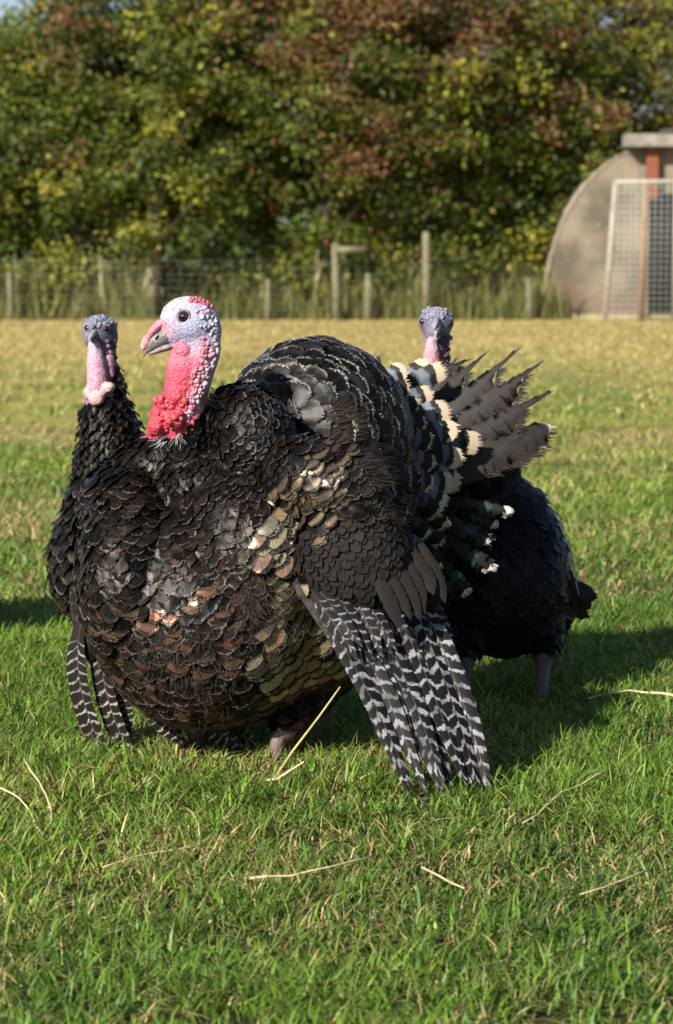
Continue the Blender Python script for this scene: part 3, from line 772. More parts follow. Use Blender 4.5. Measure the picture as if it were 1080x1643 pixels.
        acc_m = {0: [[], [], [], [], []], 1: [[], [], [], [], []]}
        for grp, single in ((one, True), (rest, False)):
            for (p, n, d, P, kind) in grp:
                nm, sp, L, Wd, h1, rnd, tints, ts, ch, fc, fstr, mi = KIND[kind]
                q = rng.uniform(.86, 1.16) * s.fs; a = rng.gauss(0, .07); dd = (Matrix.Rotation(a, 3, n) @ d)
                fV, U = conform(s.bvh, p - dd * (L * q * .35), n, dd, L * q, Wd * q * rng.uniform(.9, 1.1), -.001, h1 * rng.uniform(.6, 1.4) * s.fs, rnd, rng)
                tc = rng.choice(tints); k = rng.uniform(.7, 1.15); al = ts * rng.uniform(.7 if kind == 'bronze' else .55, 1) if rng.random() < ch else ts * .12
                if mi == 1: al = 1
                if colour is not None: tc, al = colour(p, kind, tc, al, rng)
                T = [(tc[0] * k, tc[1] * k, tc[2] * k, al)] * len(fV); fa = fstr * rng.uniform(.1, 1.2); k2 = rng.uniform(.55, 1.1)
                R = [(fc[0] * k2, fc[1] * k2, fc[2] * k2, min(1, fa))] * len(fV); z = rng.random()
                uv = [(u, v, z) for (u, v) in U]
                if single:
                    mk(nm, fV, QF, FM[mi], s.body, True, {'uvf': ('FLOAT_VECTOR', uv), 'tint': ('FLOAT_COLOR', T), 'fr': ('FLOAT_COLOR', R)})
                else:
                    A = acc_m[mi]; b = len(A[0]); A[0] += fV; A[1] += [[b + i for i in f] for f in QF]; A[2] += uv; A[3] += T; A[4] += R
        for mi, A in acc_m.items():
            if A[0]:
                o = mk('plumage', A[0], A[1], FM[mi], s.body, True, {'uvf': ('FLOAT_VECTOR', A[2]), 'tint': ('FLOAT_COLOR', A[3]), 'fr': ('FLOAT_COLOR', A[4])}); o['kind'] = 'stuff'
        return len(one), len(rest)
    def down(s, spots, name='down'):
        """loose hair-like barbs; spots = (px, py, radius_px, dx, dy, count, length, colour)"""
        rng = s.rng; A = [[], [], []]
        for (px, py, rad, dx, dy, cnt, L, col) in spots:
            for _ in range(cnt):
                a = rng.uniform(0, 6.283); r = rad * math.sqrt(rng.random())
                h = s.bvh.ray_cast(CAMP, ray(px + r * math.cos(a), py + r * math.sin(a)))
                if h[0] is None: continue
                p, n = h[0], h[1]; d = s.tang(p, n, dx + rng.gauss(0, .35), dy + rng.gauss(0, .35)); l = L * rng.uniform(.5, 1.2)
                sd = d.cross(n).normalized() * .0006; b = len(A[0]); k = rng.uniform(.5, 1.3); lift = rng.uniform(.006, .02)
                for t in (0, .5, 1):
                    c = p + d * (l * t) + n * (.004 + lift * t); 
                    A[0] += [c - sd * (1.1 - t), c + sd * (1.1 - t)]
                A[1] += [[b, b + 1, b + 3, b + 2], [b + 2, b + 3, b + 5, b + 4]]
                A[2] += [(col[0] * k, col[1] * k, col[2] * k, 1)] * 6
        o = mk(name, A[0], A[1], M_DOWN, s.body, True, {'tint': ('FLOAT_COLOR', A[2])}); o['kind'] = 'stuff'

def bez(p, t): return p[0] * (1 - t) ** 2 + p[1] * (2 * t * (1 - t)) + p[2] * t ** 2
def big_feather(name, parent, ctrl, normal, width, mat, rows=14, cols=5, prof=None, ragged=0.0, fringe=0.0, tint=(0, 0, 0, 0), fr=(1, 1, 1, 1), cup=.12, rng=random, left=1.0, right=1.0, lcut=1.0, rcut=1.0, lalpha=None, barbs=0):
    """a long quill feather along a curve: two vanes either side of a shaft, ragged or fringed edge as worn"""
    V, U, T = [], [], []; us = np.linspace(-1, 1, cols); z = rng.random()
    prof = prof or (lambda t: min(1, .35 + 2.2 * t) * (1 - max(0, (t - .72) / .28) ** 2.2 * .8))
    for i in range(rows):
        t = i / (rows - 1); c = bez(ctrl, t); d = (bez(ctrl, min(1, t + .02)) - bez(ctrl, max(0, t - .02))).normalized()
        a = d.cross(normal).normalized(); n = a.cross(d).normalized(); ll = (ctrl[2] - ctrl[0]).length
        jl, jr = rng.uniform(-1, 1), rng.uniform(-1, 1)
        for u in us:
            w = width * .5 * prof(t) * (left if u < 0 else right); cut = lcut if u < 0 else rcut
            if cut < 1 and t > cut - .12: w *= max(.10, 1 - ((t - cut + .12) / .14)) if t < cut + .02 else .10
            k = u * w
            jj = (jl if u < 0 else jr) * ragged * abs(u) * (.4 + t)
            off = d * (jj * width - abs(u) ** 2 * width * .18 * t)
            if fringe and i == rows - 1: off += d * (rng.uniform(-1, .4) * fringe)
            V.append(c + a * k * (1 + jj * .8) + off - n * (u * u * w * cup)); U.append((float(u), t, z))
            al = tint[3] if lalpha is None else (lalpha[0] if u < -.05 else (lalpha[1] if u > .05 else 1.0))
            T.append((tint[0], tint[1], tint[2], al))
    F = [[i * cols + j, i * cols + j + 1, (i + 1) * cols + j + 1, (i + 1) * cols + j] for i in range(rows - 1) for j in range(cols - 1)]
    if barbs:                       # frayed barbs standing off the worn edge
        for _ in range(barbs):
            t = rng.uniform(.42, rcut + .02); c = bez(ctrl, t); d = (bez(ctrl, min(1, t + .02)) - bez(ctrl, max(0, t - .02))).normalized(); a = d.cross(normal).normalized()
            k = width * .5 * right * prof(t) * (max(.10, 1 - max(0, t - rcut + .12) / .14)); p = c + a * (k * rng.uniform(.75, .98)); l = rng.uniform(.008, .022)
            e = p + (d * rng.uniform(.5, 1.1) + a * rng.uniform(.25, .9)).normalized() * l; q = d.cross(a) * 0 + (d - a) * .0012; b0 = len(V)
            V += [p - q, p + q, e]; U += [(.8, t, z)] * 3; T += [(tint[0], tint[1], tint[2], 0.0)] * 3; F.append([b0, b0 + 1, b0 + 2])
    return mk(name, V, F, mat, parent, True, {'uvf': ('FLOAT_VECTOR', U), 'tint': ('FLOAT_COLOR', T), 'fr': ('FLOAT_COLOR', [fr] * len(V))})

def remesh_part(name, blobs, voxel, it, mat, parent, colfn, lump=0.0, freq=90):
    V, F = blob_mesh(blobs, voxel, it); N = vnormals(V, F)
    if lump:
        for i in range(len(V)): V[i] += N[i] * lump * (noise.noise(Vector(V[i].tolist()) * freq) + .5 * noise.noise(Vector(V[i].tolist()) * freq * 2.3))
    x, y = projn(V); c = np.ones((len(V), 4), np.float32); c[:, :3] = colfn(x, y)
    return mk(name, V, F, mat, parent, True, {'skin': ('FLOAT_COLOR', c)})
SKINK = .72
def idw(pts):
    P = np.array([p[:2] for p in pts], float); Cc = np.array([p[2:] for p in pts], float)
    def f(x, y):
        d = (x[:, None] - P[None, :, 0]) ** 2 + (y[:, None] - P[None, :, 1]) ** 2; w_ = 1 / (d + 12) ** 1.8
        c = (w_ @ Cc) / w_.sum(1)[:, None]; g = c.mean(1, keepdims=True); return np.clip(g + (c - g) * 1.05, .004, 1) * SKINK
    return f
def bumps(name, bvh, spots, parent, rng, mirrorY=None):
    """fleshy caruncles: little squashed balls sitting on the skin"""
    A = MB(); cols = []
    for (px, py, r, col) in spots:
        h = bvh.ray_cast(CAMP, ray(px, py)); 
        if h[0] is None: continue
        todo = [h[0] + h[1] * (r * .15 * h[0].y / FPX)]
        if mirrorY is not None: todo.append(Vector((todo[0].x, 2 * mirrorY - todo[0].y, todo[0].z)))
        for p in todo:
            s = r * p.y / FPX; b = len(A.V); k = rng.uniform(.8, 1.15)
            A.ell(p, (s * rng.uniform(.8, 1.2), s * .8, s * rng.uniform(.8, 1.2)), Matrix.Rotation(rng.uniform(0, 3), 3, 'Y'), 8, 6)
            cols += [(col[0] * k * SKINK, col[1] * k * SKINK, col[2] * k * SKINK, 1)] * (len(A.V) - b)
    o = A.build(name, M_SKIN, parent, attrs={'skin': ('FLOAT_COLOR', cols)}); o['kind'] = 'stuff'
def eye(px, py, r, bvh, parent, outward=None, sink=.45, mirrorY=None):
    h = bvh.ray_cast(CAMP, ray(px, py)); p, n = h[0], h[1]
    if outward is not None: n = (n * .5 + outward * .5).normalized()
    for m in ((1, -1) if mirrorY is not None else (1,)):
        if m < 0: p = Vector((p.x, 2 * mirrorY - p.y, p.z)); n = Vector((n.x, -n.y, n.z))
        s = r * p.y / FPX; c = p - n * (s * sink)
        e = MB().ell(c, (s, s, s), None, 18, 12).build('eye', M_IRIS, parent)
        q = n.to_track_quat('Z', 'Y').to_matrix()
        MB().ell(c + n * (s * .80), (s * .52, s * .52, s * .235), q, 14, 8).build('pupil', M_BLACK, e)
        L = MB(); ring = []
        for k in range(21):
            a = 2 * math.pi * k / 20; ring.append(c + q @ Vector((math.cos(a) * s * 1.02, math.sin(a) * s * .95, s * .34)))
        L.tube(ring, [s * .20] * 21, 6, cap=False).build('eyelid', M_LID, e)
def loft_px(name, pts, mat, parent, n=12, attrs=None, colfn=None):
    """flattened tube from picture-side centre line: (px, py, Y, r_in_plane, r_depth)"""
    P = [W(p[0], p[1], p[2]) for p in pts]; m = MB()
    m.tube(P, [p[4] * p[2] / FPX for p in pts], n, side=None if False else Vector((0, 0, 1)) if False else None, rads2=[p[3] * p[2] / FPX for p in pts])
    if colfn is not None:
        V = np.array([tuple(v) for v in m.V]); x, y = projn(V); c = np.ones((len(V), 4)); c[:, :3] = colfn(x, y); attrs = {'skin': ('FLOAT_COLOR', c)}
    o = m.build(name, mat, parent, attrs=attrs); sb = o.modifiers.new('s', 'SUBSURF'); sb.levels = 1; sb.render_levels = 2
    return o

# ---------------------------------------------------------------- the displaying tom
def tom():
    rng = random.Random(11); Y0 = 4.0
    HY = 3.99
    root = empty('turkey', (W(430, 1240, 4.05).x, 4.08, 0))
    tag(root, 'big displaying tom turkey with red wattle, fanned tail and drooping barred wing', 'turkey', 'turkeys standing in the field')
    blobs = [
        ('e', 335, 955, 4.10, 200, 214, 196, 0),       # breast
        ('e', 395, 880, 4.02, 120, 150, 120, -18),     # sweep of feathers on its near side
        ('e', 210, 905, 4.045, 84, 168, 130, 4),       # front of the breast
        ('t', [(272, 728, 4.03, 40), (235, 765, 4.06, 66), (212, 815, 4.06, 84), (205, 880, 4.07, 86)]),
        ('e', 470, 930, 4.20, 175, 200, 210, 0),
        ('e', 345, 775, 4.08, 120, 90, 120, 0),        # base of the neck
        ('e', 505, 715, 4.28, 150, 166, 165, 0),       # raised back
        ('e', 580, 755, 4.30, 85, 130, 120, -20),
        ('e', 402, 703, 4.02, 70, 90, 80, -30),        # mantle
        ('e', 520, 772, 3.955, 108, 70, 62, 12),       # shoulder of the near wing
        ('e', 562, 893, 3.925, 92, 100, 48, -25),      # forearm of the near wing
        ('e', 200, 960, 4.22, 80, 130, 90, 0),         # far wing
        ('t', [(310, 520, HY, 38, 30), (322, 556, HY, 33, 28), (310, 596, HY, 34, 29), (300, 640, HY, 32, 30), (296, 690, HY + .01, 38, 38), (310, 750, 4.06, 74, 74)]),
        ('e', 303, 516, HY, 47, 41, 31, 6),            # skull
        ('e', 286, 530, HY, 30, 26, 24, 25),           # face
        ('e', 330, 520, HY, 24, 38, 25, -20),
        ('t', [(480, 1100, 4.12, 60), (462, 1165, 4.07, 24), (446, 1185, 4.05, 13), (440, 1245, 4.05, 11), (438, 1258, 4.05, 13)]),
        ('t', [(438, 1256, 4.05, 10), (415, 1268, 4.0, 9), (385, 1275, 3.97, 6)]),
        ('t', [(438, 1256, 4.05, 10), (440, 1275, 3.96, 9), (440, 1292, 3.90, 6)]),
        ('t', [(438, 1256, 4.05, 10), (470, 1265, 4.0, 9), (490, 1272, 3.97, 6)]),
        ('t', [(330, 1100, 4.25, 60), (322, 1165, 4.23, 22), (318, 1180, 4.22, 12), (316, 1215, 4.22, 11)]),
        ('t', [(316, 1213, 4.22, 10), (290, 1222, 4.18, 8), (270, 1226, 4.16, 6)]),
        ('t', [(316, 1213, 4.22, 10), (335, 1226, 4.16, 8), (340, 1230, 4.14, 6)]),
    ]
    V, F = blob_mesh(blobs, .0042, 3)
    head_poly = [(215, 455), (375, 455), (375, 585), (352, 592), (332, 650), (310, 682), (292, 703), (225, 703)]
    colf = idw([(285, 488, .60, .63, .78), (265, 505, .66, .60, .70), (305, 478, .64, .66, .78), (300, 535, .42, .49, .72), (318, 520, .50, .56, .76), (294, 508, .40, .40, .62), (320, 500, .50, .54, .70), (276, 522, .56, .48, .64),
                (262, 522, .75, .30, .38), (252, 530, .78, .34, .42), (285, 548, .50, .48, .66), (335, 480, .55, .12, .18), (325, 476, .58, .16, .22), (348, 500, .42, .40, .55), (345, 540, .50, .52, .68), (345, 575, .58, .50, .64),
                (328, 562, .70, .36, .46), (318, 550, .50, .48, .66), (290, 568, .70, .24, .32), (300, 585, .74, .13, .19), (280, 600, .72, .09, .14), (325, 590, .74, .17, .24), (300, 630, .72, .09, .14), (320, 620, .74, .18, .26), (335, 610, .62, .50, .62),
                (318, 650, .66, .32, .42), (270, 650, .70, .07, .12), (290, 670, .70, .08, .13), (255, 680, .70, .07, .12)])
    def skin(V, x, y):
        sk = inpoly(x, y, head_poly) & (V[:, 1] < 4.15); lg = V[:, 2] < .062
        return sk, lg, colf(x, y)
    g = [(335, 668, .4, 1, 'neck'), (345, 640, .5, 1, 'neck'), (310, 712, .1, 1, 'neck'), (265, 722, -.1, 1, 'neck'), (240, 715, -.2, 1, 'neck'), (350, 690, .6, .9, 'neck'), (225, 740, -.4, .9, 'neck'), (290, 750, .1, 1, 'neck'), (330, 745, .5, .9, 'neck'),
         (205, 775, -.5, .9, 'breast'), (165, 810, -.4, 1, 'breast'), (140, 880, 0, 1, 'breast'), (138, 970, .1, 1, 'breast'), (240, 800, -.1, 1, 'breast'), (280, 830, .2, 1, 'breast'), (320, 800, .5, .9, 'breast'), (350, 840, .7, .8, 'breast'), (200, 860, -.1, 1, 'breast'), (250, 890, .05, 1, 'breast'), (310, 890, .4, 1, 'breast'), (375, 880, .8, .7, 'breast'), (170, 930, 0, 1, 'breast'),
         (385, 820, .8, .6, 'breast'), (420, 848, .9, .5, 'bronze'), (420, 890, .9, .6, 'bronze'), (455, 930, .8, .7, 'bronze'), (470, 980, .8, .7, 'bronze'), (500, 1030, .8, .8, 'bronze'), (490, 970, .8, .7, 'bronze'), (475, 945, .8, .7, 'bronze'), (520, 1060, .7, .8, 'bronze'), (440, 1000, .8, .8, 'bronze'), (430, 1060, .7, .9, 'bronze'), (480, 1080, .6, .9, 'bronze'), (395, 950, .7, .8, 'breast'), (380, 1000, .6, .9, 'breast'),
         (190, 980, 0, 1, 'copper'), (240, 960, 0, 1, 'copper'), (290, 960, .1, 1, 'copper'), (330, 970, .3, 1, 'copper'), (220, 1020, 0, 1, 'breast'), (280, 1010, 0, 1, 'breast'), (340, 1040, .2, 1, 'copper'), (300, 1060, .05, 1, 'copper'), (360, 1080, .15, 1, 'copper'), (400, 1110, .15, 1, 'copper'), (240, 1080, 0, 1, 'breast'), (290, 1120, 0, 1, 'copper'), (350, 1140, .05, 1, 'breast'), (440, 1130, .2, 1, 'copper'), (170, 1020, .05, 1, 'breast'), (520, 1090, .5, 1, 'breast'),
         (365, 655, .9, .4, 'mantle'), (385, 640, 1, -.1, 'mantle'), (350, 720, .6, .8, 'mantle'), (380, 700, .9, .5, 'mantle'), (415, 670, 1, .1, 'mantle'), (440, 700, 1, .3, 'mantle'), (425, 745, .8, .7, 'mantle'), (390, 770, .6, .8, 'mantle'), (360, 780, .5, .9, 'mantle'), (455, 740, .9, .6, 'mantle'),
         (445, 790, .6, .8, 'scap'), (480, 740, .7, .6, 'scap'), (480, 790, .5, .9, 'scap'), (530, 730, .8, .5, 'scap'), (530, 790, .4, .9, 'scap'), (580, 750, .7, .7, 'scap'), (590, 800, .4, .9, 'scap'), (500, 830, .5, .9, 'scap'),
         (480, 860, .7, .7, 'covert'), (540, 850, .6, .8, 'covert'), (600, 850, .5, .9, 'covert'), (510, 910, .7, .8, 'covert'), (570, 910, .5, .9, 'covert'), (630, 920, .4, .9, 'covert'), (560, 970, .5, .9, 'covert'),
         (380, 600, .1, -1, 'back'), (425, 575, .25, -1, 'back'), (470, 560, .4, -.9, 'back'), (520, 550, .6, -.8, 'back'), (570, 565, .8, -.6, 'back'), (620, 600, .9, -.4, 'back'), (430, 620, .3, -.9, 'back'), (480, 610, .5, -.9, 'back'), (540, 600, .8, -.6, 'back'), (590, 620, .9, -.4, 'back'), (640, 650, 1, -.1, 'back'), (670, 700, 1, .1, 'back'), (680, 760, 1, .3, 'back'), (670, 810, .9, .5, 'back'), (640, 760, 1, .2, 'back'), (640, 700, 1, 0, 'back'), (560, 650, 1, -.2, 'back'), (600, 690, 1, 0, 'back'), (650, 850, .7, .7, 'black'), (620, 960, .4, .9, 'black')]
    b = Bird(root, V, F, skin, g, Vector((.55, .35, -.6)), M_LEG, 3)
    def colour(p, kind, tc, al, r):
        x, y = proj(p)
        if kind == 'bronze' and x < 400: al *= .6
        if kind == 'bronze' and x > 420: tc = (tc[0] * 1.45, tc[1] * 1.36, tc[2] * 1.12)  # gold of the flank column, its colour lifted where it faces off the sun
        if kind == 'scap' and x > 560: al *= .35
        if kind == 'breast' and y > 940 and r.random() < .25: tc = r.choice(COPPER); al = .6
        return tc, al
    cen = {'neck': (300, 620, 40, 200), 'breast': (290, 655, 40, 620), 'copper': (285, 640, 60, 620), 'bronze': (190, 680, 100, 620), 'mantle': (300, 690, 20, 260), 'scap': (395, 640, 30, 330), 'covert': (420, 740, 20, 380), 'back': (465, 765, 30, 420)}
    print('tom', b.cover(60000, 300, 'black', colour, cen))
    b.down([(540, 685, 30, .9, -.3, 420, .026, (.030, .022, .017)), (600, 745, 34, .9, .2, 300, .028, (.018, .014, .012)), (640, 810, 34, .7, .6, 260, .028, (.012, .010, .009)), (420, 960, 40, .7, .8, 200, .024, (.028, .022, .017)),
            (330, 1020, 90, .1, 1, 300, .013, (.026, .020, .016)), (300, 1100, 90, .05, 1, 300, .015, (.022, .018, .015)), (345, 640, 22, .9, .3, 260, .020, (.012, .010, .009)), (264, 704, 9, -.2, 1, 26, .008, (.36, .35, .38)), (288, 702, 9, .2, 1, 18, .008, (.30, .29, .32))])
    # -------- head
    eye(294, 508, 11.0, b.bvh, root, Vector((-.25, -1, .05)), .5, HY)
    bk = loft_px('beak', [(284, 531, HY, 14, 22), (270, 537, HY, 14.5, 18), (256, 544, HY, 12.5, 13), (244, 552, HY, 9.5, 8), (236, 561, HY, 6.5, 5), (231, 569, HY, 3.2, 2.6), (230, 574, HY, .8, .8)], M_HORN, root)
    loft_px('lower_mandible', [(294, 550, HY, 5, 24), (276, 555, HY, 6, 18), (266, 558, HY, 6.2, 13), (256, 561, HY, 5.2, 8), (245, 566, HY, 3.6, 5), (238, 569, HY, 1.2, 2)], M_HORN, bk)
    h = W(252, 541, HY - .012)
    MB().ell(h, (.0052, .003, .0018), Matrix.Rotation(math.radians(-48), 3, 'Y'), 10, 6).build('nostril', M_BLACK, bk)
    snc = idw([(268, 512, .74, .42, .54), (250, 524, .78, .30, .38), (238, 540, .80, .32, .38), (230, 556, .80, .52, .52)])
    loft_px('snood', [(278, 509, HY, 5, 12), (266, 514, HY, 7, 14), (254, 522, HY - .002, 8, 12.5), (245, 532, HY - .002, 8, 11), (237, 544, HY - .002, 7, 9), (231, 555, HY - .002, 5.5, 7), (229, 563, HY - .001, 2.5, 3)], M_SKIN, root, 14, colfn=snc)
    wc = idw([(290, 575, .66, .20, .28), (285, 600, .74, .10, .16), (300, 620, .72, .09, .14), (270, 650, .70, .07, .11), (255, 685, .74, .085, .13), (285, 672, .74, .085, .13), (260, 665, .66, .06, .10)])
    remesh_part('wattle', [('t', [(295, 563, HY - .010, 20, 14), (293, 588, HY - .018, 25, 13), (290, 615, HY - .020, 27, 13), (284, 634, HY - .018, 22, 13)]),
                           ('e', 268, 648, HY - .012, 20, 18, 22, 20), ('e', 259, 664, HY - .008, 18, 17, 20, 0),
                           ('e', 251, 683, HY - .018, 14, 16, 15, 0), ('e', 246, 692, HY - .006, 10, 10, 12, 0), ('e', 282, 673, HY - .030, 18, 18, 17, 0), ('e', 267, 682, HY - .012, 12, 13, 13, 0), ('e', 297, 655, HY - .024, 11, 12, 11, 0)],
                .0022, 3, M_SKIN, root, wc, .0012, 120)
    wt = root.children[-1] if False else [o for o in root.children if o.name.startswith('wattle')][0]; wv = BVHTree.FromPolygons([v.co for v in wt.data.vertices], [p.vertices for p in wt.data.polygons])
    bumps('wattle_lumps', wv, [(rng.uniform(246, 300), rng.uniform(640, 694), rng.choice((2.4, 3, 3.5, 6.5)), (.74, .08 + .05 * rng.random(), .14)) for _ in range(34)], root, rng)
    # caruncles down the nape
    sp = []
    path = [(338, 492), (350, 515), (352, 545), (350, 570), (340, 590), (333, 612), (325, 635), (314, 655), (303, 676)]
    for i in range(len(path) - 1):
        for k in range(20):
            f = rng.random(); x = path[i][0] * (1 - f) + path[i + 1][0] * f; y = path[i][1] * (1 - f) + path[i + 1][1] * f
            o = rng.random() ** 1.3 * (26 if i < 6 else 18); t = o / 26
            c1 = (.66, .66, .78) if y < 560 else (.76, .62, .72)
            c2 = (.60, .52, .70) if y < 540 else (.74, .26, .34)
            mixf = min(1, t * 1.3); col = tuple(c1[j] * (1 - mixf) + c2[j] * mixf for j in range(3))
            sp.append((x - o - 2, y + rng.uniform(-3, 3), rng.uniform(2.6, 4.6), col))
    for _ in range(40): f = rng.random(); sp.append((308 + 40 * f + rng.uniform(-5, 3), 477 + 20 * f * f + rng.uniform(-1, 7), rng.uniform(2.2, 3.6), (.62, .16, .22)))
    for _ in range(60): sp.append((rng.uniform(248, 300), rng.uniform(478, 500), rng.uniform(1.2, 2.2), (.62, .64, .76)))
    for _ in range(70): sp.append((rng.uniform(262, 312), rng.uniform(636, 690), rng.uniform(2.5, 5), (.74, .09 + .06 * rng.random(), .16)))
    bumps('caruncles', b.bvh, sp, root, rng, HY)
    ear = b.bvh.ray_cast(CAMP, ray(333, 503)); MB().ell(ear[0], (.0085, .0022, .0045), Matrix.Rotation(math.radians(38), 3, 'Y'), 12, 8).build('ear', M_LID, root)
    # -------- near wing
    def fan(ctrls, name, parent, mat, n, wfun, normal, rows=16, **kw):
        for i in range(n):
            f = i / (n - 1); c = [sum((Vector(ctrls[k][j]) * wt for k, wt in ((0, (1 - f)), (1, f))), Vector()) for j in range(3)]
            off = normal * (.0026 * i)
            jit = Vector((rng.uniform(-.010, .010), rng.uniform(-.004, .004), rng.uniform(-.018, .014))); nn = (normal + Vector((rng.uniform(-.1, .45), 0, rng.uniform(-.2, .2)))).normalized()
            c = [c[0] + off, c[1] + off + jit * .5, c[2] + off + jit]
            big_feather(name, parent, c, nn, wfun(f), mat, rows=rows, cols=7, rng=rng, fr=(1, 1, 1, rng.uniform(.8, 1)), **kw)
    wing = MB()
    wing.tube([W(470, 860, 3.99), W(520, 960, 3.95), W(560, 1010, 3.93)], [.04, .038, .02], 10, rads2=[.02, .016, .008])
    wing.tube([W(620, 860, 4.03), W(640, 960, 3.99), W(660, 1020, 3.96)], [.04, .045, .025], 10, rads2=[.02, .016, .008])
    wing = wing.build('wing', M_UNDER, root)
    nrm = Vector((.12, -1, .12)).normalized(); quill = lambda t: min(1, .5 + 1.6 * t) * (1 - max(0, (t - .55) / .45) ** 1.6 * .95)
    # primaries, then the shorter secondaries and barred coverts lying over them
    fan([(W(660, 930, 3.97), W(738, 1090, 3.895), W(786, 1292, 3.775)), (W(500, 965, 3.93), W(575, 1075, 3.865), W(655, 1285, 3.775))], 'flight_feather', wing, M_FLIGHT, 11, lambda f: .042 - .008 * f, nrm, 18, prof=quill)
    fan([(W(690, 940, 3.99), W(725, 1040, 3.95), W(756, 1150, 3.90)), (W(640, 960, 3.965), W(680, 1060, 3.93), W(722, 1170, 3.88))], 'flight_feather', wing, M_FLIGHT, 6, lambda f: .032, nrm, 16, prof=quill)
    fan([(W(610, 960, 3.94), W(650, 1030, 3.905), W(690, 1110, 3.87)), (W(510, 970, 3.905), W(560, 1040, 3.88), W(620, 1120, 3.85))], 'flight_feather', wing, M_FLIGHT3, 8, lambda f: .030, nrm, 14, prof=quill)
    fan([(W(590, 945, 3.915), W(615, 995, 3.89), W(640, 1045, 3.87)), (W(500, 950, 3.895), W(530, 1000, 3.875), W(565, 1055, 3.855))], 'barred_covert', wing, M_FLIGHT3, 8, lambda f: .028, nrm, 10, prof=quill)
    for i, (a, c, e, w_) in enumerate([((570 + 15 * k, 935 - 9 * k), (596 + 16 * k, 975 - 6 * k), (622 + 13 * k + rng.uniform(-5, 5), 1032 - 9 * k + rng.uniform(-22, 14)), rng.uniform(.018, .028)) for k in range(2, 8)]):
        y = 3.885 + .010 * i; big_feather('wing_covert_feather', wing, [W(*a, y), W(*c, y - .02), W(*e, y - .03)], nrm, w_ * 1.1, M_MATTE, 10, 7, rng=rng, tint=(.016, .013, .012, 1), fr=(.05, .042, .038, .5), prof=quill)
    # smooth leading edge of the hand
    big_feather('leading_covert', wing, [W(470, 925, 3.915), W(505, 985, 3.885), W(556, 1062, 3.855)], nrm, .026, M_MATTE, 12, 5, rng=rng, tint=(.060, .052, .049, 1), fr=(.09, .085, .08, .5), prof=lambda t: .55 + .6 * t * (1 - t) - .25 * t)
    # -------- far wing tips below the breast
    fw = MB(); fw.tube([W(165, 930, 4.2), W(150, 1010, 4.17), W(150, 1060, 4.16)], [.03, .03, .012], 8); fw = fw.build('wing', M_UNDER, root)
    n2 = Vector((-.25, -1, .05)).normalized()
    for a, c, e, w_, y in [((130, 1000), (108, 1110), (180, 1228), .040, 4.15), ((165, 1000), (150, 1115), (222, 1230), .040, 4.16), ((190, 1030), (190, 1110), (212, 1182), .036, 4.18), ((215, 1060), (235, 1130), (302, 1196), .048, 4.15), ((275, 1080), (310, 1150), (398, 1205), .046, 4.14), ((300, 1100), (345, 1160), (425, 1200), .040, 4.16)]:
        big_feather('flight_feather', fw, [W(*a, y), W(*c, y - .02), W(*e, y - .03)], n2, w_, M_FLIGHT2, 20, 7, rng=rng, fr=(1, 1, 1, 1), prof=lambda t: min(1, .5 + 1.6 * t) * (1 - max(0, (t - .7) / .3) ** 2.0 * .85), left=.75, right=1.2)
    # -------- tail
    tb = MB(); tb.ell(W(650, 735, 4.40), (.075, .07, .085), None, 14, 10); tail = tb.build('tail', M_UNDER, root)
    nt_ = Vector((-.30, -1, .25)).normalized()
    spike = lambda t: min(1, .6 + 1.0 * t) * (1 - max(0, (t - .58) / .42) ** 1.6 * .95)
    T = [((640, 690), (700, 625), (738, 568), 4.56, .046), ((645, 700), (715, 630), (787, 560), 4.535, .052), ((650, 710), (745, 645), (842, 551), 4.51, .060), ((655, 722), (765, 665), (879, 574), 4.49, .064), ((660, 740), (780, 695), (898, 621), 4.47, .066), ((665, 770), (785, 735), (888, 680), 4.45, .078),
         ((640, 760), (760, 690), (868, 640), 4.50, .060), ((630, 690), (690, 600), (760, 575), 4.57, .05)]
    for i, (a, c, e, y, w_) in enumerate(T):
        last = i == 5
        big_feather('tail_feather', tail, [W(*a, y), W(*c, y - .01), W(*e, y + .03)], nt_, w_, M_TAIL, 60, 7, spike if not last else (lambda t: min(1, .6 + 1.0 * t) * (1 - max(0, (t - .75) / .25) ** 2 * .7)), .17 if not last else .08, .008,
                    (0, 0, 0, 0), (.62, .57, .48, 1 if last else .25), .10, rng, left=.55 if not last else .8, right=1.35 if not last else 1.1, lcut=1, rcut=(.80, .70, .76, .82, .74, 1, .7, .8)[i], lalpha=(1.0, .0) if not last else (.2, .1), barbs=170 if not last else 70)
    # the half of the fan that leans away behind the back
    for k in range(6):
        f = k / 5; a = math.radians(100 + 50 * f); c0 = W(610, 740, 4.56); d = Vector((math.cos(a) * .5 + .08, .30, math.sin(a) * .55)).normalized()
        big_feather('tail_feather', tail, [c0, c0 + d * .10, c0 + d * .235], Vector((-.3, -.6, .6)), .055, M_TAIL, 20, 5, spike, .05, .004, (0, 0, 0, 0), (.6, .55, .45, .5), .1, rng)
    # cream tipped tail coverts in arcs, inner rows smaller
    CR = (.40, .325, .235)
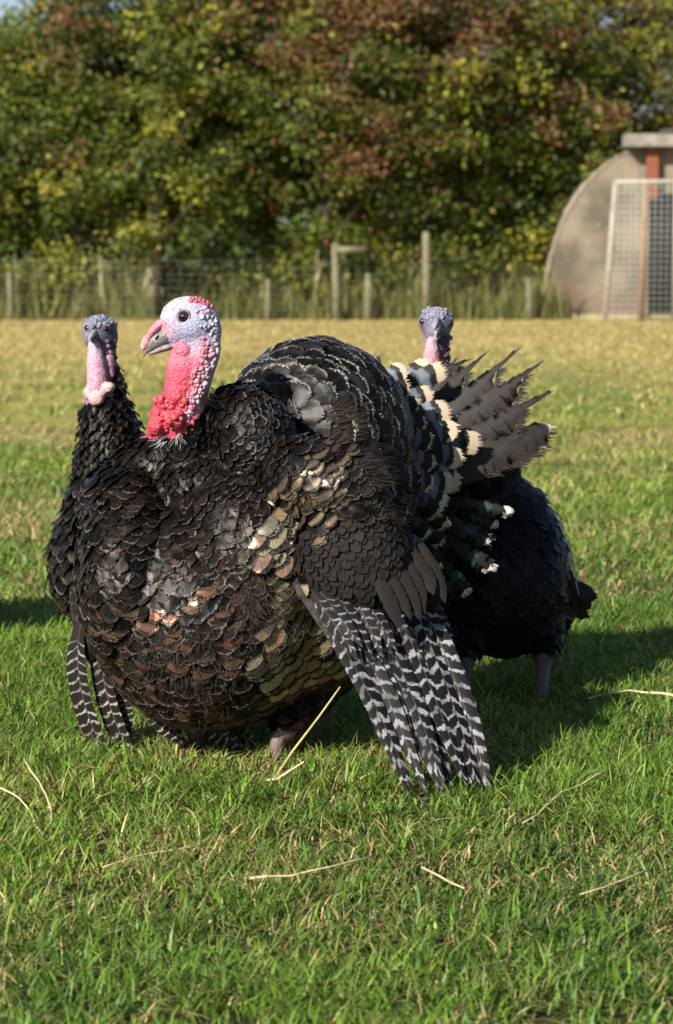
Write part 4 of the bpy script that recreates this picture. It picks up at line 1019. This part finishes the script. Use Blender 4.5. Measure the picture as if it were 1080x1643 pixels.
    def covert(a, e, y, w_, cream=1.0, sheen=(.20, .24, .30), sa=.6, bow=6):
        mx, my = (a[0] + e[0]) / 2, (a[1] + e[1]) / 2; dx, dy = e[0] - a[0], e[1] - a[1]; l = math.hypot(dx, dy)
        k = rng.uniform(.85, 1.1)
        big_feather('tail_covert', tail, [W(*a, y), W(mx + dy / l * bow, my - dx / l * bow, y - .025), W(*e, y - .01)], (nt_ + Vector((rng.uniform(-.3, .3), 0, rng.uniform(-.3, .3)))).normalized(), w_ * rng.uniform(.75, 1), M_CREAM, 12, 23,
                    lambda t: min(1, .45 + 1.3 * t) * (1 - max(0, (t - .8) / .2) ** 2 * .25), .03, .009, (*sheen, sa * rng.uniform(.5, 1)), (CR[0] * k, CR[1] * k, CR[2] * k, cream), .15, rng)
    for a, e, y, w_ in [((590, 640), (655, 585), 4.46, .046), ((600, 650), (695, 578), 4.50, .050), ((605, 650), (722, 588), 4.49, .050), ((610, 665), (700, 628), 4.44, .052), ((625, 690), (728, 655), 4.42, .056), ((630, 700), (742, 690), 4.405, .056), ((635, 715), (779, 712), 4.43, .058),
                        ((640, 720), (748, 742), 4.39, .058), ((640, 740), (742, 785), 4.375, .056), ((635, 760), (722, 815), 4.36, .054), ((630, 780), (735, 775), 4.37, .05)]:
        covert(a, e, y, w_)
    for a, e, y, w_ in [((590, 640), (662, 620), 4.345, .040), ((600, 660), (678, 648), 4.335, .042), ((605, 680), (690, 680), 4.325, .044), ((610, 700), (700, 712), 4.315, .044), ((615, 725), (703, 748), 4.305, .046), ((615, 745), (700, 782), 4.295, .046), ((610, 770), (708, 832), 4.285, .046), ((620, 790), (722, 850), 4.30, .044), ((610, 790), (690, 868), 4.275, .040), ((640, 800), (712, 880), 4.31, .038)]:
        covert(a, e, y, w_, .45, (.12, .11, .15), .9)
    for a, e, y, w_ in [((580, 650), (645, 640), 4.27, .036), ((585, 675), (650, 672), 4.26, .036), ((590, 700), (655, 706), 4.25, .038), ((600, 725), (662, 738), 4.25, .038), ((600, 750), (655, 775), 4.245, .038), ((610, 690), (672, 700), 4.29, .04), ((610, 745), (675, 765), 4.28, .04)]:
        covert(a, e, y, w_, .15, (.05, .05, .06), .5)
    # black undertail plumes with white tips
    for a, e, y, w_ in [((690, 800), (828, 824), 4.42, .046), ((680, 820), (790, 872), 4.40, .056), ((690, 850), (795, 918), 4.38, .050), ((680, 870), (755, 958), 4.36, .046), ((670, 850), (708, 915), 4.35, .03), ((700, 790), (800, 850), 4.44, .05), ((680, 840), (770, 900), 4.41, .055)]:
        mx, my = (a[0] + e[0]) / 2, (a[1] + e[1]) / 2
        big_feather('undertail_plume', tail, [W(*a, y), W(mx, my - 4, y - .03), W(*e, y - .03)], nt_, w_ * .72, M_CREAM, 40, 9, lambda t: (.30 + .8 * t) * (1 - max(0, (t - .75) / .25) ** 2 * .6), .26, .012, (.04, .07, .06, .5), (.55, .52, .45, .45 if w_ < .054 else .2), .12, rng)
    return b
TOM = tom()
# ---------------------------------------------------------------- the bird with the upright neck behind the tom's breast
def side_bird(Y, name_label, blobs, poly, cols, guides, default, legmat, seed, hidden, zleg, voxel=.005, fs=1.0, cap=300):
    root = empty('turkey', (W(blobs[0][1], 1000, Y).x, Y, 0)); tag(root, name_label, 'turkey', 'turkeys standing in the field')
    V, F = blob_mesh(blobs, voxel, 4); cf = idw(cols)
    def skin(V, x, y): return inpoly(x, y, poly), V[:, 2] < zleg, cf(x, y)
    b = Bird(root, V, F, skin, guides, default, legmat, seed, fs, (TOM.bvh,))
    print(name_label, b.cover(30000, cap, hidden, None, {'sooty': (170, 560, 120, 560), 'ruff': (165, 540, 50, 330)} if hidden and Y > 4.75 else {'black': (690, 620, 60, 560)}))
    return b, root
def left_bird():
    global SKINK
    SKINK = .44
    rng = random.Random(5); Y = 4.78
    b, root = side_bird(Y, 'dark turkey with an upright feathered neck and pale pink wattle',
        [('e', 160, 531, Y, 29, 27, 33, 0), ('e', 154, 541, Y - .012, 21, 18, 24, 0), ('e', 172, 540, Y, 18, 24, 26, 0),
         ('t', [(163, 548, Y, 24, 24), (165, 590, Y, 23, 24), (168, 640, Y, 33, 33), (177, 700, Y + .01, 48, 48), (188, 770, Y + .03, 74, 74), (196, 830, Y + .05, 98, 98)]),
         ('e', 212, 895, Y + .09, 132, 140, 150, 0), ('e', 160, 890, Y + .05, 78, 110, 100, 12), ('e', 250, 920, Y + .2, 120, 120, 150, 0),
         ('t', [(200, 1000, Y + .05, 40), (200, 1050, Y + .03, 15), (200, 1108, Y + .03, 10)]), ('t', [(260, 1000, Y + .15, 40), (260, 1050, Y + .13, 15), (260, 1095, Y + .13, 10)]),
         ('t', [(200, 1108, Y + .03, 9), (180, 1118, Y - .03, 8), (165, 1122, Y - .05, 5)]), ('t', [(260, 1093, Y + .13, 9), (245, 1100, Y + .08, 8), (230, 1104, Y + .05, 5)])],
        [(120, 490), (200, 490), (200, 570), (184, 580), (184, 640), (130, 650), (125, 590)],
        [(150, 508, .42, .45, .58), (172, 510, .30, .33, .45), (135, 525, .35, .42, .58), (160, 522, .12, .15, .24), (185, 528, .10, .13, .22), (180, 550, .14, .13, .24), (150, 545, .40, .36, .50), (143, 550, .50, .45, .60), (150, 575, .62, .42, .56), (165, 590, .66, .38, .50), (180, 580, .22, .10, .18), (178, 605, .30, .12, .2), (155, 615, .70, .40, .50), (165, 635, .7, .4, .46)],
        [(172, 660, 0, 1, 'ruff'), (145, 680, -.1, 1, 'ruff'), (205, 650, .3, 1, 'ruff'), (190, 600, .2, 1, 'ruff'), (190, 720, .2, 1, 'ruff'), (150, 740, -.1, 1, 'ruff'), (215, 690, .4, 1, 'ruff'), (140, 790, -.3, 1, 'sooty'), (180, 790, 0, 1, 'sooty'), (110, 840, -.3, 1, 'sooty'), (95, 890, -.1, 1, 'sooty'), (100, 950, .2, 1, 'sooty'), (130, 900, 0, 1, 'sooty'), (125, 1000, .3, 1, 'sooty'), (220, 760, .2, 1, 'sooty')],
        Vector((.3, .5, -.6)), M_LEGD, 21, 'black', .05)
    eye(171, 527, 6.5, b.bvh, root, Vector((.35, -1, 0)), .5); eye(139, 526, 6.0, b.bvh, root, Vector((-1, -.5, 0)), .5)
    bk = loft_px('beak', [(154, 530, Y - .025, 9, 9), (149, 534, Y - .04, 8.5, 8), (145.5, 540, Y - .055, 6, 5.5), (144, 546, Y - .062, 2.5, 2.5), (144, 549, Y - .063, .8, .8)], M_HORND, root)
    loft_px('lower_mandible', [(154, 543, Y - .025, 5, 7), (150, 546, Y - .04, 4, 5), (147, 549, Y - .05, 1.2, 1.5)], M_HORND, bk)
    sn = idw([(148, 530, .35, .35, .48), (140, 545, .55, .45, .56), (150, 560, .66, .45, .56)])
    loft_px('snood', [(153, 519, Y - .03, 4, 5), (147, 526, Y - .045, 5, 6), (142, 535, Y - .055, 4, 5), (140, 543, Y - .058, 2, 3)], M_SKIN, root, 10, colfn=sn)
    SKINK = .74
    wc = idw([(150, 560, .64, .46, .58), (160, 590, .72, .42, .54), (150, 610, .72, .42, .54), (160, 640, .82, .52, .52), (178, 622, .84, .54, .50), (143, 635, .82, .5, .5), (178, 590, .35, .15, .24)])
    remesh_part('wattle', [('t', [(151, 552, Y - .03, 10, 12), (154, 580, Y - .035, 15, 15), (156, 605, Y - .036, 17, 16), (154, 620, Y - .036, 15, 14)]), ('t', [(175, 575, Y - .02, 9), (177, 600, Y - .022, 9)]),
                           ('e', 155, 640, Y - .045, 13, 12, 12, 0), ('e', 174, 622, Y - .045, 11, 9, 10, -15), ('e', 143, 630, Y - .035, 9, 12, 10, 0), ('e', 163, 630, Y - .042, 8, 9, 9, 0)], .0025, 3, M_SKIN, root, wc, .001, 140)
    SKINK = .5
    sp = [(rng.uniform(134, 188), rng.uniform(507, 524), rng.uniform(2, 4), (.42, .44, .56)) for _ in range(60)] + [(rng.uniform(168, 190), rng.uniform(545, 612), rng.uniform(2.5, 4.5), (.30, .16, .26)) for _ in range(45)]
    bumps('caruncles', b.bvh, sp, root, rng)
    return b, root
LB, LROOT = left_bird()
def right_bird():
    global SKINK
    SKINK = .5
    rng = random.Random(9); Y = 4.70
    b, root = side_bird(Y, 'black turkey in the shade, its bluish head showing above the tail fan', 
        [('e', 700, 516, Y, 29, 24, 32, 0), ('e', 701, 532, Y - .012, 21, 18, 26, 0),
         ('t', [(701, 535, Y, 22, 24), (700, 575, Y, 21, 24), (703, 630, Y + .01, 34, 36), (722, 700, Y + .03, 62, 62), (745, 780, Y + .04, 90, 90)]),
         ('e', 800, 905, Y + .08, 112, 148, 135, -10), ('e', 770, 900, Y + .05, 118, 140, 130, 0), ('e', 850, 930, Y + .15, 66, 95, 90, -25),
         ('t', [(870, 1010, Y + .05, 34), (872, 1060, Y - .01, 17), (871, 1078, Y - .04, 12), (868, 1142, Y - .13, 10)]), ('t', [(750, 1010, Y - .02, 36), (748, 1060, Y - .05, 17), (746, 1080, Y - .07, 12), (742, 1142, Y - .13, 10)]),
         ('t', [(868, 1141, Y - .13, 9), (850, 1150, Y - .17, 8), (836, 1155, Y - .19, 5)]), ('t', [(868, 1141, Y - .13, 9), (875, 1155, Y - .19, 8), (876, 1160, Y - .21, 5)]), ('t', [(742, 1141, Y - .13, 9), (725, 1150, Y - .17, 8), (712, 1155, Y - .19, 5)])],
        [(660, 480), (740, 480), (740, 550), (725, 560), (722, 625), (676, 625), (672, 560), (660, 540)],
        [(690, 498, .45, .46, .60), (710, 497, .45, .46, .60), (678, 516, .28, .28, .42), (700, 512, .30, .33, .45), (724, 518, .24, .24, .36), (700, 535, .36, .34, .42), (715, 545, .16, .12, .18), (690, 550, .62, .40, .48), (690, 575, .74, .36, .42), (700, 590, .76, .34, .38), (715, 570, .30, .10, .15)],
        [(770, 780, .6, -.2, 'black'), (830, 780, .9, .3, 'black'), (880, 840, .5, .9, 'black'), (900, 910, .3, 1, 'black'), (860, 900, .5, .9, 'black'), (800, 900, .5, .9, 'black'), (760, 950, .4, .9, 'black'), (840, 1000, .5, .9, 'black'), (780, 1030, .2, 1, 'black'), (880, 990, .7, .7, 'black'), (700, 640, 0, 1, 'ruff'), (725, 690, .2, 1, 'ruff'), (870, 1045, 0, 1, 'ruff'), (747, 1045, 0, 1, 'ruff')],
        Vector((.6, .3, -.6)), M_LEGD, 33, 'black', .085)
    eye(677, 516, 6.2, b.bvh, root, Vector((-.9, -.6, 0)), .5); eye(724, 518, 6.2, b.bvh, root, Vector((.9, -.6, 0)), .5)
    bk = loft_px('beak', [(701, 520, Y - .03, 9, 10), (700, 526, Y - .05, 8.5, 8), (699, 534, Y - .065, 6, 5.5), (699, 541, Y - .072, 2.5, 2.5), (699, 544, Y - .073, .8, .8)], M_HORND, root)
    loft_px('lower_mandible', [(702, 538, Y - .03, 5, 8), (701, 542, Y - .05, 4, 5), (700, 546, Y - .06, 1.2, 1.5)], M_HORND, bk)
    loft_px('snood', [(701, 508, Y - .034, 4, 5), (700, 516, Y - .052, 4.5, 5.5), (697, 525, Y - .066, 3.5, 4), (696, 531, Y - .07, 1.5, 2)], M_SKIN, root, 10, colfn=idw([(700, 510, .4, .42, .54), (698, 525, .55, .58, .66)]))
    SKINK = .72
    wc = idw([(692, 550, .60, .42, .50), (690, 570, .76, .36, .42), (695, 590, .78, .34, .38), (710, 570, .5, .2, .26)])
    remesh_part('wattle', [('t', [(693, 545, Y - .03, 8, 10), (693, 565, Y - .034, 13, 12), (692, 585, Y - .036, 15, 14), (695, 605, Y - .036, 14, 14)])], .0025, 3, M_SKIN, root, wc, .0016, 130)
    SKINK = .5
    sp = [(rng.uniform(676, 724), rng.uniform(494, 512), rng.uniform(2, 3.6), (.46, .46, .58)) for _ in range(55)] + [(rng.uniform(706, 722), rng.uniform(540, 600), rng.uniform(2.5, 4.5), (.22, .14, .22)) for _ in range(30)]
    bumps('caruncles', b.bvh, sp, root, rng)
    tl = MB().ell(W(885, 945, Y + .2), (.05, .05, .045), None, 12, 8).build('tail', M_UNDER, root); n = Vector((-.2, -1, .3)).normalized()
    for k in range(7):
        f = k / 6; y = Y + .16 + .012 * k
        big_feather('tail_feather', tl, [W(872 + 8 * f, 915 + 40 * f, y), W(918 - 6 * f, 942 + 28 * f, y), W(962 - 14 * f, 960 + 32 * f * f - 6 * (k % 2), y + .02)], n, .036, M_TAIL, 18, 5, None, .08, .006, (0, 0, 0, .2), (.05, .05, .05, .3), .1, rng, lalpha=(.1, .1))
    wg = MB().ell(W(880, 905, Y + .06), (.03, .02, .06), Matrix.Rotation(math.radians(-20), 3, 'Y'), 12, 8).build('wing', M_UNDER, root)
    for k in range(6):
        f = k / 5; y = Y + .01 + .012 * k
        big_feather('flight_feather', wg, [W(862 + 10 * f, 850 + 30 * f, y), W(905 - 4 * f, 905 + 15 * f, y), W(925 - 10 * f, 985 - 12 * f, y + .02)], n, .034, M_FLIGHT, 14, 5, None, .03, .0, (0, 0, 0, 0), (1, 1, 1, .12), .1, rng)
    return b, root
right_bird()
# one more bird of the flock beyond the field of view; its shadow falls on the turf
def flock_bird():
    src = LROOT; r = src.copy(); C.objects.link(r); tag(r, 'dark turkey standing apart beyond the upright necked one', 'turkey', 'turkeys standing in the field')
    def cp(o, parent):
        c = o.copy(); C.objects.link(c); c.parent = parent; c.matrix_parent_inverse = o.matrix_parent_inverse.copy()
        for ch in o.children: cp(ch, c)
    for ch in src.children: cp(ch, r)
    r.location = (-1.04, 5.30, 0)
flock_bird()
# a dry stem leaning up out of the turf in front of the tom
def stem():
    a = ground(430, 1266); P = [a, W(470, 1205, a.y - .01), W(512, 1150, a.y - .02), W(546, 1102, a.y - .03)]
    o = MB().tube(P, [.0026, .0022, .0018, .0012], 6).build('straw_stalk', noisy('green_gold_stem', (.26, .25, .08), (.42, .36, .15), 60, .6, .2, .001))
    tag(o, 'dry yellowish stem leaning up in front of the tom leg', 'straw', 'dry stalks lying in the grass')
    a = ground(425, 1262); P = [a + Vector((0, -.01, .012)), W(445, 1250, a.y - .03), W(488, 1222, a.y - .05)]
    o = MB().tube(P, [.0028, .0026, .0012], 6).build('straw_stalk', M_STRAW); tag(o, 'short straw crossing the foot of the leaning stem', 'straw', 'dry stalks lying in the grass')
stem()
